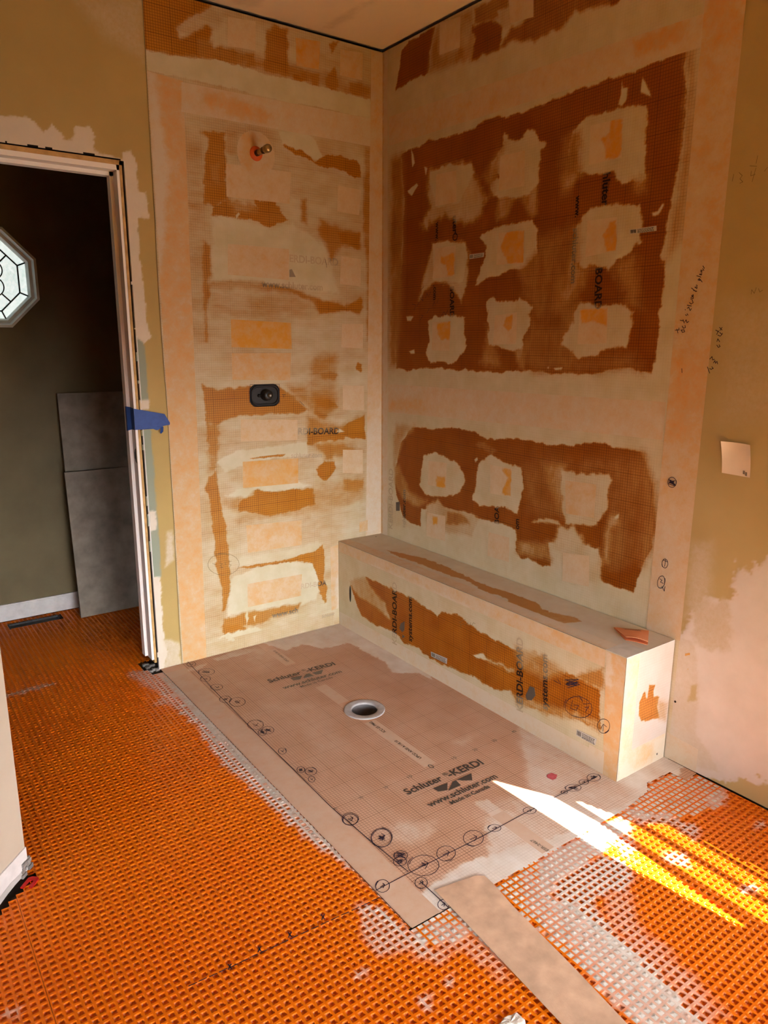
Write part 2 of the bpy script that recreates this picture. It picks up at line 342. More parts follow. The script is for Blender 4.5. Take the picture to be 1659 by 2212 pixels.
# ---------------------------------------------------------------- traced outlines (mm on each plane)
LAY={
 'LW': [(8,10,6,[(-1126,2714),(-925,2751),(-869,2748),(-837,2737),(-883,2713),(-949,2671),(-992,2624),(-977,2595),(-894,2640),(-867,2659),(-840,2660),(-864,2597),(-899,2546),(-956,2542),(-1001,2530),(-1050,2534),(-1122,2528)]),(45,25,8,[(-889,2603),(-730,2602),(-70,2590),(-70,2532),(-238,2535),(-444,2544),(-578,2537),(-664,2544),(-827,2549),(-899,2546)]),(30,14,10,[(-896,2596),(-731,2596),(-740,2544),(-787,2551),(-895,2549)]),(14,12,6,[(-594,2699),(-557,2733),(-499,2731),(-497,2668),(-496,2561),(-548,2554),(-610,2557)]),(28,10,6,[(-689,2599),(-659,2611),(-652,2561),(-691,2553)]),(6,3,5,[(-474,2559),(-447,2570),(-417,2546),(-467,2543)]),(22,8,4,[(-439,2578),(-416,2585),(-413,2553),(-436,2548)]),(25,8,5,[(-381,2577),(-346,2589),(-351,2533),(-382,2534)]),(22,10,6,[(-302,2598),(-262,2630),(-242,2559),(-271,2526),(-307,2535)]),(22,8,6,[(-292,2722),(-240,2739),(-277,2689)]),(30,12,8,[(-189,2582),(-121,2594),(-121,2543),(-180,2545)]),(92,14,8,[(-842,2646),(-780,2703),(-774,2610),(-838,2597)]),(100,3,5,[(-1113,2524),(-1001,2528),(-827,2549),(-664,2544),(-578,2537),(-444,2544),(-238,2535),(-70,2532),(-70,2454),(-321,2458),(-588,2449),(-764,2459),(-865,2458),(-1109,2459)]),(74,18,6,[(-985,2330),(-770,2330),(-570,2338),(-556,2309),(-576,2165),(-805,2172),(-895,2259),(-981,2235)]),(70,20,6,[(-981,2235),(-909,2245),(-912,1950),(-932,1444),(-1008,1444)]),(14,10,7,[(-911,2271),(-806,2284),(-805,2166),(-806,2034),(-859,1989),(-909,2005),(-897,2154),(-876,2250)]),(38,10,8,[(-874,2157),(-833,2162),(-836,2090),(-870,2098)]),(55,12,6,[(-793,2286),(-744,2287),(-748,2209),(-797,2203)]),(12,4,8,[(-869,1988),(-812,2021),(-670,2008),(-680,2038),(-580,2039),(-521,1974),(-544,1959),(-606,1931),(-672,1948),(-759,1959),(-878,1954)]),(45,12,8,[(-812,2027),(-684,2016),(-663,1993),(-772,1982)]),(98,4,6,[(-555,2328),(-449,2350),(-379,2329),(-332,2253),(-373,2235),(-435,2268),(-535,2276)]),(5,3,6,[(-535,2276),(-435,2268),(-373,2232),(-324,2261),(-241,2272),(-140,2266),(-123,2194),(-166,2189),(-234,2214),(-325,2215),(-381,2228),(-482,2252)]),(40,12,5,[(-103,2324),(-70,2328),(-70,1447),(-94,1447),(-86,1747),(-110,1957)]),(22,22,6,[(-345,1984),(-245,1959),(-132,1948),(-133,1878),(-220,1893),(-272,1848),(-289,1819),(-314,1872),(-354,1923)]),(8,8,6,[(-254,1945),(-132,1944),(-137,1878),(-237,1895)]),(28,12,5,[(-448,2065),(-422,2068),(-423,1964),(-450,1968)]),(32,12,5,[(-917,1853),(-889,1831),(-891,1719),(-909,1687),(-925,1444),(-933,1444),(-930,1704)]),(96,12,8,[(-878,1948),(-759,1956),(-606,1928),(-490,1958),(-411,1918),(-330,1871),(-298,1812),(-257,1668),(-350,1678),(-513,1685),(-652,1699),(-884,1694)]),(20,8,6,[(-926,1683),(-892,1675),(-901,1630),(-923,1617)]),(45,14,6,[(-919,1683),(-799,1701),(-652,1695),(-513,1678),(-514,1655),(-728,1663),(-886,1663)]),(20,12,6,[(-652,1695),(-513,1675),(-401,1642),(-283,1628),(-214,1609),(-125,1648),(-116,1608),(-134,1575),(-214,1591),(-361,1570),(-393,1621),(-498,1655)]),(6,5,5,[(-376,1629),(-283,1625),(-214,1604),(-125,1648),(-116,1608),(-134,1579),(-214,1591),(-361,1574)]),(62,30,8,[(-886,1656),(-728,1656),(-498,1645),(-393,1607),(-436,1565),(-733,1551),(-891,1554)]),(10,7,6,[(-954,1262),(-879,1236),(-820,1239),(-730,1245),(-590,1244),(-519,1199),(-429,1123),(-463,1110),(-594,1117),(-796,1120),(-856,1103),(-901,1078),(-941,1013),(-946,1122)]),(48,25,8,[(-398,1375),(-269,1374),(-262,1271),(-280,1242),(-272,1130),(-343,1081),(-420,1137),(-426,1246)]),(45,25,6,[(-542,1243),(-426,1246),(-420,1137),(-511,1185)]),(18,12,6,[(-357,1292),(-266,1292),(-279,1264),(-349,1273)]),(14,10,6,[(-394,1180),(-324,1181),(-270,1137),(-317,1125),(-386,1135)]),(20,10,6,[(-394,1136),(-324,1091),(-344,1075),(-395,1099)]),(7,3,4,[(-162,1325),(-144,1345),(-121,1336),(-124,1298),(-158,1310)]),(35,25,6,[(-430,1090),(-255,1046),(-112,1080),(-229,998),(-440,1013)]),(14,5,6,[(-439,1024),(-228,1025),(-229,975),(-398,963),(-441,957)]),(5,3,4,[(-228,1036),(-108,1082),(-101,958),(-229,983)]),(40,22,8,[(-407,958),(-256,950),(-127,905),(-127,881),(-302,881)]),(8,4,5,[(-396,828),(-347,873),(-285,864),(-276,832),(-340,772),(-357,778)]),(25,14,5,[(-337,941),(-301,938),(-293,872),(-347,877)]),(40,14,8,[(-939,1108),(-890,1078),(-908,871),(-948,875)]),(20,6,6,[(-949,854),(-912,871),(-902,743),(-879,624),(-867,482),(-869,324),(-899,208),(-910,211),(-908,332),(-934,419),(-935,552),(-949,777),(-967,793)]),(55,30,10,[(-874,725),(-810,629),(-396,618),(-118,655),(-128,729),(-402,744),(-765,770)]),(98,8,6,[(-811,782),(-496,785),(-419,753),(-514,745),(-622,746),(-734,768),(-766,741),(-873,754)]),(7,5,6,[(-734,770),(-606,743),(-506,748),(-411,737),(-406,659),(-525,643),(-651,635),(-706,656),(-808,680),(-798,723),(-733,744)]),(40,15,6,[(-231,764),(-118,752),(-118,704),(-222,724)]),(98,6,5,[(-909,920),(-803,960),(-599,965),(-449,976),(-434,900),(-551,910),(-728,904),(-867,867)]),(8,2,3,[(-743,918),(-600,925),(-559,924),(-576,915),(-728,914)]),(98,8,6,[(-861,361),(-741,392),(-532,390),(-401,347),(-390,230),(-405,167),(-486,151),(-789,184),(-893,176)]),(92,10,6,[(-809,457),(-531,449),(-390,466),(-363,446),(-409,421),(-600,402),(-827,411)]),(20,3,6,[(-827,411),(-600,402),(-497,412),(-409,421),(-359,447),(-354,355),(-362,275),(-342,213),(-348,130),(-386,197),(-395,281),(-419,354),(-489,387),(-617,392),(-741,392)]),(35,10,7,[(-901,170),(-790,173),(-494,161),(-522,118),(-660,120),(-727,103),(-840,117),(-919,112)]),(22,8,6,[(-918,135),(-840,129),(-793,97),(-905,90)]),(98,4,8,[(-951,85),(-904,93),(-744,91),(-712,64),(-843,47)]),(99,3,2,[(-274,1009),(-256,1024),(-225,1009),(-256,1004)]),(99,3,3,[(-798,163),(-789,184),(-781,143),(-792,114)]),(99,3,3,[(-758,154),(-742,154),(-750,120)]),(99,3,2,[(-769,1964),(-754,1981),(-747,1975),(-763,1955)])],'RW': [(5,4,6,[(-149,2278),(-206,2290),(-274,2290),(-361,2305),(-403,2290),(-504,2294),(-592,2285),(-665,2302),(-728,2306),(-797,2302),(-848,2292),(-936,2293),(-1042,2300),(-1107,2297),(-1149,2305),(-1249,2304),(-1312,2307),(-1366,2305),(-1460,2306),(-1520,2313),(-1583,2315),(-1604,2150),(-1601,2046),(-1598,2006),(-1592,1931),(-1576,1818),(-1566,1749),(-1560,1730),(-1577,1705),(-1579,1652),(-1575,1556),(-1577,1451),(-1574,1386),(-1566,1346),(-1530,1352),(-1499,1356),(-1461,1360),(-1398,1350),(-1303,1336),(-1157,1328),(-1088,1334),(-999,1337),(-879,1326),(-713,1321),(-634,1328),(-593,1323),(-467,1329),(-320,1325),(-225,1311),(-126,1315),(-122,1601),(-168,1810),(-175,2082)]),(35,35,6,[(-64,2273),(-160,2282),(-181,2081),(-170,1670),(-126,1322),(-68,1321)]),(55,25,6,[(-1583,2313),(-1601,2236),(-1605,2018),(-1592,1840),(-1578,1700),(-1646,1787),(-1643,2055),(-1621,2303)]),(30,45,10,[(-999,1824),(-1149,1841),(-1194,1730),(-1133,1569),(-1018,1538),(-955,1633),(-1054,1713)]),(28,40,10,[(-979,1515),(-1210,1523),(-1258,1379),(-1489,1405),(-1524,1360),(-1032,1338),(-968,1426)]),(24,40,10,[(-1116,1791),(-1176,1865),(-1208,1729),(-1138,1597),(-1081,1542)]),(30,35,8,[(-1111,2160),(-1166,2174),(-1161,1971),(-1124,1976)]),(72,22,12,[(-364,2175),(-489,2181),(-626,2161),(-676,2089),(-725,2017),(-701,1950),(-607,1931),(-528,1952),(-486,1976),(-403,1967),(-338,1936),(-304,1966),(-368,2036),(-335,2079),(-344,2122)]),(90,5,6,[(-364,2175),(-489,2181),(-626,2161),(-651,2128),(-638,2107),(-555,2017),(-412,2023),(-366,2119)]),(45,18,9,[(-796,2013),(-1008,2031),(-1008,1923),(-993,1914),(-960,1929),(-916,1985),(-883,1984),(-852,1931),(-793,1915)]),(88,5,7,[(-817,2245),(-853,2211),(-898,2199),(-941,2225),(-980,2218),(-1005,2181),(-1039,2151),(-1008,2143),(-1008,2031),(-956,1990),(-883,1989),(-796,2007),(-768,2017),(-751,2066),(-801,2081),(-749,2146),(-812,2194)]),(45,30,8,[(-745,2147),(-812,2194),(-769,2028),(-694,2098)]),(88,5,7,[(-1159,2176),(-1224,2210),(-1322,2203),(-1424,2201),(-1454,2188),(-1468,2163),(-1466,2090),(-1478,1972),(-1466,1955),(-1429,1973),(-1387,1964),(-1367,1979),(-1351,2017),(-1274,2015),(-1205,2026),(-1158,2054),(-1150,2132)]),(40,28,8,[(-1149,2168),(-1194,2168),(-1205,2026),(-1144,2000),(-1140,2103)]),(48,22,10,[(-1152,2035),(-1212,2030),(-1173,1995),(-1141,1995)]),(40,25,10,[(-1429,1970),(-1478,1967),(-1480,1934),(-1444,1939)]),(75,12,8,[(-389,1873),(-490,1870),(-596,1857),(-632,1811),(-620,1681),(-592,1612),(-539,1672),(-486,1700),(-400,1705),(-334,1669),(-290,1630),(-343,1756),(-366,1808)]),(92,4,6,[(-389,1873),(-490,1870),(-596,1857),(-624,1812),(-598,1695),(-400,1713)]),(90,4,7,[(-686,1873),(-794,1897),(-913,1904),(-988,1895),(-1016,1856),(-1018,1778),(-1015,1727),(-924,1724),(-866,1726),(-831,1710),(-768,1709),(-696,1677),(-681,1677),(-729,1797),(-734,1832)]),(30,20,6,[(-1010,1778),(-1034,1776),(-1034,1658),(-953,1663),(-924,1722)]),(42,30,10,[(-1194,1730),(-1300,1705),(-1250,1646),(-1205,1594),(-1135,1541),(-1102,1570),(-1162,1678)]),(38,30,10,[(-1354,1700),(-1463,1739),(-1490,1658),(-1499,1558),(-1442,1570),(-1418,1627),(-1399,1664)]),(88,6,8,[(-1205,1856),(-1243,1897),(-1303,1907),(-1387,1902),(-1467,1890),(-1481,1776),(-1450,1750),(-1390,1725),(-1354,1700),(-1293,1711),(-1252,1705),(-1203,1730),(-1190,1784)]),(50,25,6,[(-1193,1847),(-1220,1844),(-1223,1717),(-1188,1720)]),(92,4,7,[(-363,1535),(-405,1557),(-564,1556),(-614,1545),(-617,1482),(-634,1430),(-601,1390),(-562,1349),(-509,1353),(-466,1359),(-394,1350),(-353,1386),(-376,1456)]),(40,22,10,[(-751,1519),(-820,1431),(-851,1351),(-759,1347),(-720,1366),(-754,1456)]),(40,20,8,[(-926,1420),(-976,1438),(-986,1342),(-948,1347)]),(88,5,9,[(-752,1614),(-791,1628),(-836,1611),(-981,1605),(-1005,1579),(-993,1555),(-1006,1531),(-998,1503),(-965,1468),(-968,1426),(-918,1414),(-847,1419),(-774,1431),(-768,1456),(-761,1531)]),(40,28,8,[(-1155,1569),(-1234,1588),(-1249,1401),(-1166,1434)]),(88,6,8,[(-1231,1583),(-1249,1590),(-1312,1572),(-1442,1574),(-1470,1553),(-1468,1508),(-1450,1431),(-1391,1424),(-1345,1419),(-1327,1396),(-1250,1389),(-1228,1406),(-1167,1438),(-1165,1462),(-1219,1522)]),(97,3,2,[(-1357,2284),(-1365,2264),(-1384,2260),(-1381,2223),(-1364,2209),(-1350,2217),(-1357,2252)]),(97,3,2,[(-1438,2278),(-1448,2262),(-1468,2230),(-1476,2210),(-1452,2225),(-1433,2234)]),(97,3,2,[(-1513,1859),(-1534,1861),(-1551,1884),(-1556,1877),(-1540,1853),(-1520,1848)]),(97,3,2,[(-224,2290),(-241,2267),(-253,2227),(-233,2217)]),(97,3,2,[(-320,2202),(-344,2192),(-332,2162)]),(97,3,2,[(-198,2118),(-266,2141),(-278,2132),(-233,2093)]),(97,3,2,[(-202,1563),(-256,1561),(-239,1541),(-209,1541)]),(97,3,2,[(-1383,1736),(-1405,1739),(-1406,1729),(-1374,1726)]),(4,4,5,[(-147,2710),(-198,2733),(-379,2737),(-345,2650),(-342,2573),(-245,2574),(-103,2562),(-131,2640)]),(50,20,6,[(-379,2734),(-609,2731),(-633,2593),(-654,2543),(-523,2561),(-342,2570),(-345,2650)]),(70,14,6,[(-404,2744),(-554,2726),(-612,2670),(-578,2608),(-413,2614)]),(5,8,6,[(-612,2673),(-718,2657),(-787,2618),(-771,2543),(-707,2545),(-667,2549),(-617,2546),(-632,2615)]),(16,14,7,[(-829,2600),(-947,2595),(-1045,2560),(-959,2520),(-905,2536),(-832,2551),(-775,2542)]),(32,12,6,[(-618,2728),(-714,2729),(-814,2728),(-819,2645),(-752,2655),(-621,2673)]),(22,12,6,[(-942,2666),(-1087,2652),(-1319,2562),(-1320,2531),(-1305,2530),(-1136,2554),(-1083,2524),(-1018,2526),(-959,2520),(-893,2591)]),(4,5,5,[(-1284,2543),(-1326,2559),(-1351,2551),(-1323,2527),(-1296,2527)]),(75,6,5,[(-751,2676),(-817,2676),(-836,2619),(-809,2596),(-779,2620)]),(5,3,5,[(-261,1043),(-397,1044),(-562,1067),(-686,1062),(-785,1040),(-966,1059),(-1124,1055),(-1283,1070),(-1304,1084),(-1394,1094),(-1436,1078),(-1488,1080),(-1550,1077),(-1581,1011),(-1602,960),(-1627,828),(-1620,743),(-1595,681),(-1571,594),(-1562,568),(-1534,572),(-1431,573),(-1413,580),(-1419,648),(-1401,692),(-1365,693),(-1243,717),(-1248,680),(-1152,664),(-1171,573),(-1135,556),(-1049,574),(-1015,559),(-977,591),(-982,654),(-972,679),(-879,686),(-744,680),(-662,692),(-598,693),(-522,687),(-337,646),(-333,558),(-253,557),(-188,584),(-121,718),(-132,840),(-169,961)]),(22,45,8,[(-1053,1022),(-1214,994),(-1551,1066),(-1602,960),(-1627,828),(-1620,743),(-1463,623),(-1427,638),(-1440,876),(-1430,989),(-1178,964),(-1184,780),(-1027,769),(-1000,926)]),(32,25,8,[(-1551,1072),(-1614,962),(-1633,829),(-1596,681),(-1584,678),(-1599,850),(-1576,956)]),(60,22,7,[(-279,1048),(-182,978),(-145,881),(-113,837),(-105,954),(-130,1042)]),(42,16,6,[(-113,837),(-158,835),(-237,722),(-384,693),(-313,649),(-174,679),(-114,749)]),(85,12,6,[(-68,604),(-122,638),(-188,578),(-253,551),(-334,548),(-69,513)]),(30,10,8,[(-737,1024),(-843,997),(-826,975),(-708,1007)]),(90,4,6,[(-345,914),(-435,938),(-600,909),(-633,873),(-655,834),(-595,766),(-487,732),(-377,722),(-319,764),(-335,830)]),(70,12,7,[(-373,666),(-464,721),(-522,687),(-702,706),(-744,680),(-708,587),(-376,553)]),(30,12,6,[(-533,675),(-662,678),(-685,640),(-525,607)]),(5,4,5,[(-476,708),(-617,755),(-700,750),(-721,738),(-857,749),(-977,740),(-989,688),(-861,688),(-723,696),(-522,688)]),(92,4,6,[(-732,920),(-807,974),(-883,954),(-990,943),(-1005,876),(-992,808),(-979,739),(-912,766),(-838,747),(-741,741),(-702,764),(-724,831)]),(45,25,8,[(-1106,973),(-1215,982),(-1240,760),(-1183,799)]),(85,6,7,[(-1201,965),(-1247,964),(-1363,972),(-1424,981),(-1441,961),(-1423,931),(-1430,857),(-1381,776),(-1308,768),(-1233,757),(-1203,895)]),(82,14,8,[(-1212,741),(-1281,749),(-1344,689),(-1403,691),(-1420,636),(-1414,562),(-1251,517),(-1228,637),(-1163,647)]),(45,20,8,[(-992,629),(-1160,661),(-1174,587),(-1048,582),(-987,581)]),(80,6,5,[(-1064,729),(-1113,755),(-1201,763),(-1212,747),(-1114,740)]),(62,18,6,[(-1438,828),(-1471,841),(-1476,819),(-1450,784),(-1448,655),(-1414,635),(-1425,757)]),(5,4,5,[(-1429,615),(-1561,637),(-1562,567),(-1534,572),(-1431,572)]),(97,3,2,[(-707,939),(-723,955),(-727,942),(-714,929)]),(97,3,2,[(-1462,828),(-1477,846),(-1477,829),(-1466,821)]),(97,3,1,[(-1099,1352),(-1108,1354),(-1106,1345)]),(97,3,1,[(-1132,1350),(-1176,1353),(-1172,1345),(-1142,1343)]),(97,3,1,[(-224,1401),(-265,1409),(-269,1391),(-242,1389)])],'FL': [(80,6,8,[(-754,108),(-716,7),(-665,-148),(-557,-129),(-509,-234),(-365,-240),(-354,-296),(-361,-362),(-355,-501),(-351,-546),(-393,-641),(-300,-686),(-286,-795),(-90,-458),(-211,-36),(-250,47),(-363,57),(-670,99)]),(60,5,8,[(-986,-34),(-840,-1),(-751,-64),(-839,-71),(-978,-72)]),(60,5,8,[(-1135,-77),(-1030,-63),(-1063,-107),(-1174,-100)]),(30,40,10,[(-999,-562),(-838,-676),(-865,-908),(-905,-1061),(-991,-1000),(-966,-837)]),(35,40,10,[(-772,-2),(-669,-156),(-871,-304),(-896,-225)]),(85,5,8,[(-435,-126),(-375,-234),(-350,-349),(-333,-452),(-363,-583),(-384,-645),(-258,-734),(-252,-817),(-222,-915),(-225,-1063),(-269,-1292),(-279,-1402),(-150,-1351),(-96,-928),(-82,-271),(-206,115)]),(85,5,8,[(-269,-1292),(-279,-1402),(-301,-1439),(-376,-1492),(-403,-1540),(-440,-1611),(-513,-1892),(-285,-1924),(161,-1766),(58,-1499)]),(60,40,12,[(-377,-1487),(-397,-1556),(-479,-1614),(-675,-1619),(-762,-1612),(-778,-1645),(-721,-1883),(-371,-1933),(-225,-1730),(-187,-1411)]),(88,8,8,[(-1071,-1757),(-955,-1744),(-863,-1765),(-784,-1774),(-683,-1814),(-375,-1843),(-260,-1855),(-514,-1973),(-987,-1867),(-1175,-1841),(-1159,-1776)]),(40,18,10,[(-1059,-1487),(-976,-1504),(-890,-1556),(-960,-1598),(-1032,-1596),(-1091,-1514)]),(70,6,6,[(-745,-1552),(-691,-1561),(-701,-1645),(-741,-1654)]),(70,10,8,[(-741,-1654),(-691,-1674),(-715,-1772),(-766,-1785),(-871,-1767),(-801,-1670)]),(45,20,8,[(-553,-1245),(-473,-1224),(-454,-1253),(-524,-1281)]),(55,20,8,[(-245,-1270),(-226,-1530),(-331,-1736),(-528,-1689),(-533,-1592)])],'BF': [(5,5,7,[(-246,325),(-499,323),(-614,325),(-768,300),(-798,290),(-826,322),(-923,339),(-1069,311),(-1168,308),(-1262,303),(-1396,278),(-1506,305),(-1564,308),(-1653,303),(-1667,155),(-1596,156),(-1479,138),(-1375,110),(-1275,94),(-1249,134),(-1155,100),(-1027,106),(-919,93),(-834,86),(-714,88),(-666,107),(-570,89),(-468,119),(-343,100),(-211,114),(-133,206),(-113,247),(-250,242)]),(60,12,8,[(-104,258),(-231,321),(-414,235),(-450,170),(-324,197),(-153,214)]),(45,18,8,[(-1250,316),(-1423,331),(-1506,308),(-1409,240),(-1277,241)]),(50,14,8,[(-1250,122),(-1373,138),(-1477,165),(-1660,187),(-1665,148),(-1596,154),(-1375,107),(-1275,91)]),(97,4,4,[(-1023,198),(-1086,230),(-1112,205),(-1049,195)]),(60,6,8,[(-1087,207),(-1267,228),(-1256,208),(-1125,202)]),(45,12,6,[(-1499,276),(-1659,387),(-1674,314),(-1653,303),(-1565,306)])],'BE': [(14,3,4,[(-182,263),(-158,301),(-139,271),(-133,270),(-134,318),(-99,308),(-101,263),(-68,251),(-72,224),(-50,167),(-95,181),(-123,181),(-161,193),(-175,216)]),(62,14,5,[(-77,253),(-14,212),(-12,142),(-55,168)])],'BT': [(22,3,8,[(-169,-276),(-145,-358),(-104,-497),(-102,-618),(-122,-798),(-139,-915),(-125,-1091),(-121,-1205),(-156,-1284),(-164,-1338),(-122,-1406),(-136,-1453),(-187,-1418),(-198,-1353),(-208,-1206),(-182,-1096),(-194,-1020),(-165,-846),(-177,-706),(-174,-538),(-185,-410)]),(45,6,8,[(-185,-1264),(-122,-1406),(-136,-1453),(-199,-1428),(-210,-1364)])],'LP': [(95,3,8,[(-1679,2198),(-1572,2219),(-1534,2210),(-1505,2183),(-1478,2219),(-1464,2197),(-1435,2162),(-1401,2175),(-1397,2215),(-1347,2223),(-1324,2186),(-1336,2144),(-1234,2121),(-1227,2093),(-1690,2087)]),(92,3,5,[(-1225,2155),(-1198,2164),(-1179,2127),(-1179,2016),(-1146,2015),(-1144,1923),(-1186,1916),(-1192,1800),(-1182,1668),(-1180,1534),(-1165,1463),(-1195,1435),(-1226,1468),(-1243,1586),(-1241,1899),(-1236,2114)]),(30,40,10,[(-1353,2640),(-1112,2696),(-1122,2496),(-1262,2546)]),(92,3,3,[(-1225,1206),(-1192,1205),(-1192,1165),(-1231,1167)]),(95,3,3,[(-1223,733),(-1193,729),(-1195,646),(-1226,644)]),(97,3,5,[(-1237,437),(-1192,429),(-1197,213),(-1197,147),(-1185,77),(-1208,-11),(-1248,0),(-1246,224)]),(60,8,5,[(-1198,141),(-1127,103),(-1128,-26),(-1205,-12),(-1185,77)]),(60,10,5,[(-1151,633),(-1129,630),(-1127,497),(-1167,472)])],'RP': [(22,60,6,[(-1799,1568),(-2029,1585),(-2074,1236),(-1835,1215),(-1812,1418)]),(96,5,22,[(-2124,871),(-2022,814),(-1979,778),(-1942,754),(-1929,735),(-1922,671),(-1905,635),(-1826,621),(-1802,592),(-1802,544),(-1770,511),(-1736,443),(-1754,271),(-1801,-67),(-2411,258)]),(55,12,14,[(-1797,592),(-1915,638),(-1934,560),(-1933,480),(-1884,446),(-1814,471)]),(70,5,5,[(-1740,455),(-1820,471),(-1848,323),(-1856,140),(-1909,102),(-1951,48),(-1868,24),(-1754,65),(-1732,340)]),(10,4,4,[(-1818,311),(-1843,321),(-1846,267),(-1817,241)]),(40,30,5,[(-1772,798),(-1841,814),(-1850,634),(-1775,546)])],'RID': [(92,7,14,[(-1282,53),(-1300,-242),(-1286,-468),(-1287,-660),(-1307,-874),(-1289,-1023),(-1282,-1242),(-1266,-1388),(-1241,-1505),(-1218,-1615),(-1207,-1709),(-1211,-1797),(-1218,-1845),(-1189,11)]),(60,20,16,[(-1297,43),(-1236,14),(-1211,-18),(-1240,-287),(-1252,-442),(-1283,-403),(-1280,-227),(-1318,-169),(-1354,20),(-1345,49)]),(55,10,14,[(-1356,-295),(-1298,-264),(-1271,-372),(-1295,-384),(-1327,-332)]),(95,4,7,[(-1285,-1704),(-1255,-1715),(-1246,-1781),(-1230,-1855),(-1223,-1928),(-1248,-1926),(-1255,-1876),(-1324,-1856),(-1319,-1837),(-1324,-1788)]),(60,14,10,[(-1281,-1697),(-1258,-1772),(-1226,-1933),(-1192,-1957),(-1233,-1970),(-1269,-1902),(-1334,-1870),(-1338,-1809)]),(40,12,12,[(-1176,-1863),(-1107,-1912),(-1113,-2084),(-1136,-2107),(-1160,-1972),(-1211,-1944)]),(92,3,3,[(-1094,-1856),(-1082,-1865),(-1091,-2075),(-1105,-2083)]),(60,4,14,[(-1405,-1875),(-1377,-1882),(-1385,-1910),(-1410,-1899)]),(60,4,10,[(-1247,-2001),(-1226,-2011),(-1244,-2036),(-1264,-2035)]),(60,4,10,[(-1323,-2015),(-1302,-2024),(-1322,-2056),(-1342,-2042)]),(65,4,6,[(-1840,140),(-1670,146),(-1618,136),(-1680,110),(-1837,103)]),(60,4,10,[(-2098,-1503),(-2075,-1523),(-2078,-1554),(-2098,-1536)]),(62,10,14,[(-774,-1856),(-701,-1862),(-599,-1860),(-477,-1866),(-606,-1948),(-705,-1948),(-789,-1947),(-846,-1978),(-818,-2043),(-814,-2160),(-840,-2288),(-862,-2432),(-893,-2470),(-997,-2396),(-985,-2344),(-959,-2191),(-908,-2052),(-876,-1957)]),(30,10,10,[(-842,-1868),(-823,-1889),(-860,-1936),(-926,-2165),(-946,-2298),(-966,-2295),(-951,-2154),(-930,-1964)]),(92,7,8,[(-779,-1938),(-608,-1956),(-579,-1994),(-601,-2056),(-668,-2089),(-713,-2050),(-784,-2060),(-814,-2160),(-819,-2273),(-862,-2432),(-881,-2419),(-861,-2255),(-847,-2144),(-830,-2042),(-849,-1976)]),(45,18,14,[(-725,-2048),(-665,-2092),(-738,-2166),(-763,-2282),(-809,-2449),(-862,-2432),(-819,-2273),(-814,-2160)]),(55,8,14,[(-101,-1971),(0,-1984),(-90,-2024),(-135,-2003)]),(70,10,12,[(-367,-1860),(-274,-1959),(-264,-2058),(-332,-2078),(-304,-1979),(-399,-1922)]),(60,12,14,[(-495,-1854),(-407,-1896),(-475,-1977),(-555,-2011),(-526,-1892)]),(75,8,10,[(-454,-2038),(-405,-2091),(-437,-2122),(-471,-2089)]),(70,5,8,[(-389,-2248),(-349,-2284),(-383,-2292),(-414,-2262)]),(60,6,12,[(-103,-2122),(-59,-2143),(-93,-2160),(-127,-2146)])],'CAV': [(95,6,8,[(-1247,29),(-1257,-246),(-1256,-489),(-1258,-721),(-1254,-912),(-1246,-1092),(-1241,-1257),(-1238,-1421),(-1225,-1529),(-1208,-1622),(-1207,-1709),(-1211,-1797),(-1218,-1845),(-1189,11)]),(97,4,6,[(-1220,-1843),(-1098,-1849),(-1105,-1936),(-1150,-1950),(-1172,-1927),(-1211,-1914),(-1227,-1888)]),(92,3,3,[(-1104,-1847),(-1088,-1852),(-1096,-2068),(-1113,-2084),(-1111,-1932)]),(97,4,8,[(-957,-1856),(-768,-1851),(-592,-1855),(-471,-1861),(-368,-1854),(-370,-1901),(-505,-1926),(-600,-1943),(-705,-1948),(-784,-1942),(-846,-1978),(-818,-2043),(-821,-2155),(-840,-2288),(-878,-2421),(-908,-2460),(-997,-2396),(-985,-2344),(-967,-2136),(-959,-2016)]),(92,5,8,[(-195,-1816),(-70,-1818),(-16,-1881),(4,-1927),(-19,-1983),(-103,-2026),(-237,-1995),(-326,-1932),(-421,-1907),(-400,-1859)])],'BD': []}
GREEN=[(95,3,3,[(-1232,1470),(-1195,1435),(-1192,1313),(-1194,1199),(-1229,1201),(-1239,1258)]),(95,3,3,[(-1231,1086),(-1193,1083),(-1190,960),(-1190,780),(-1187,557),(-1191,428),(-1243,438),(-1233,845)]),(40,10,5,[(-1227,1874),(-1189,1878),(-1194,1805),(-1225,1797)])]
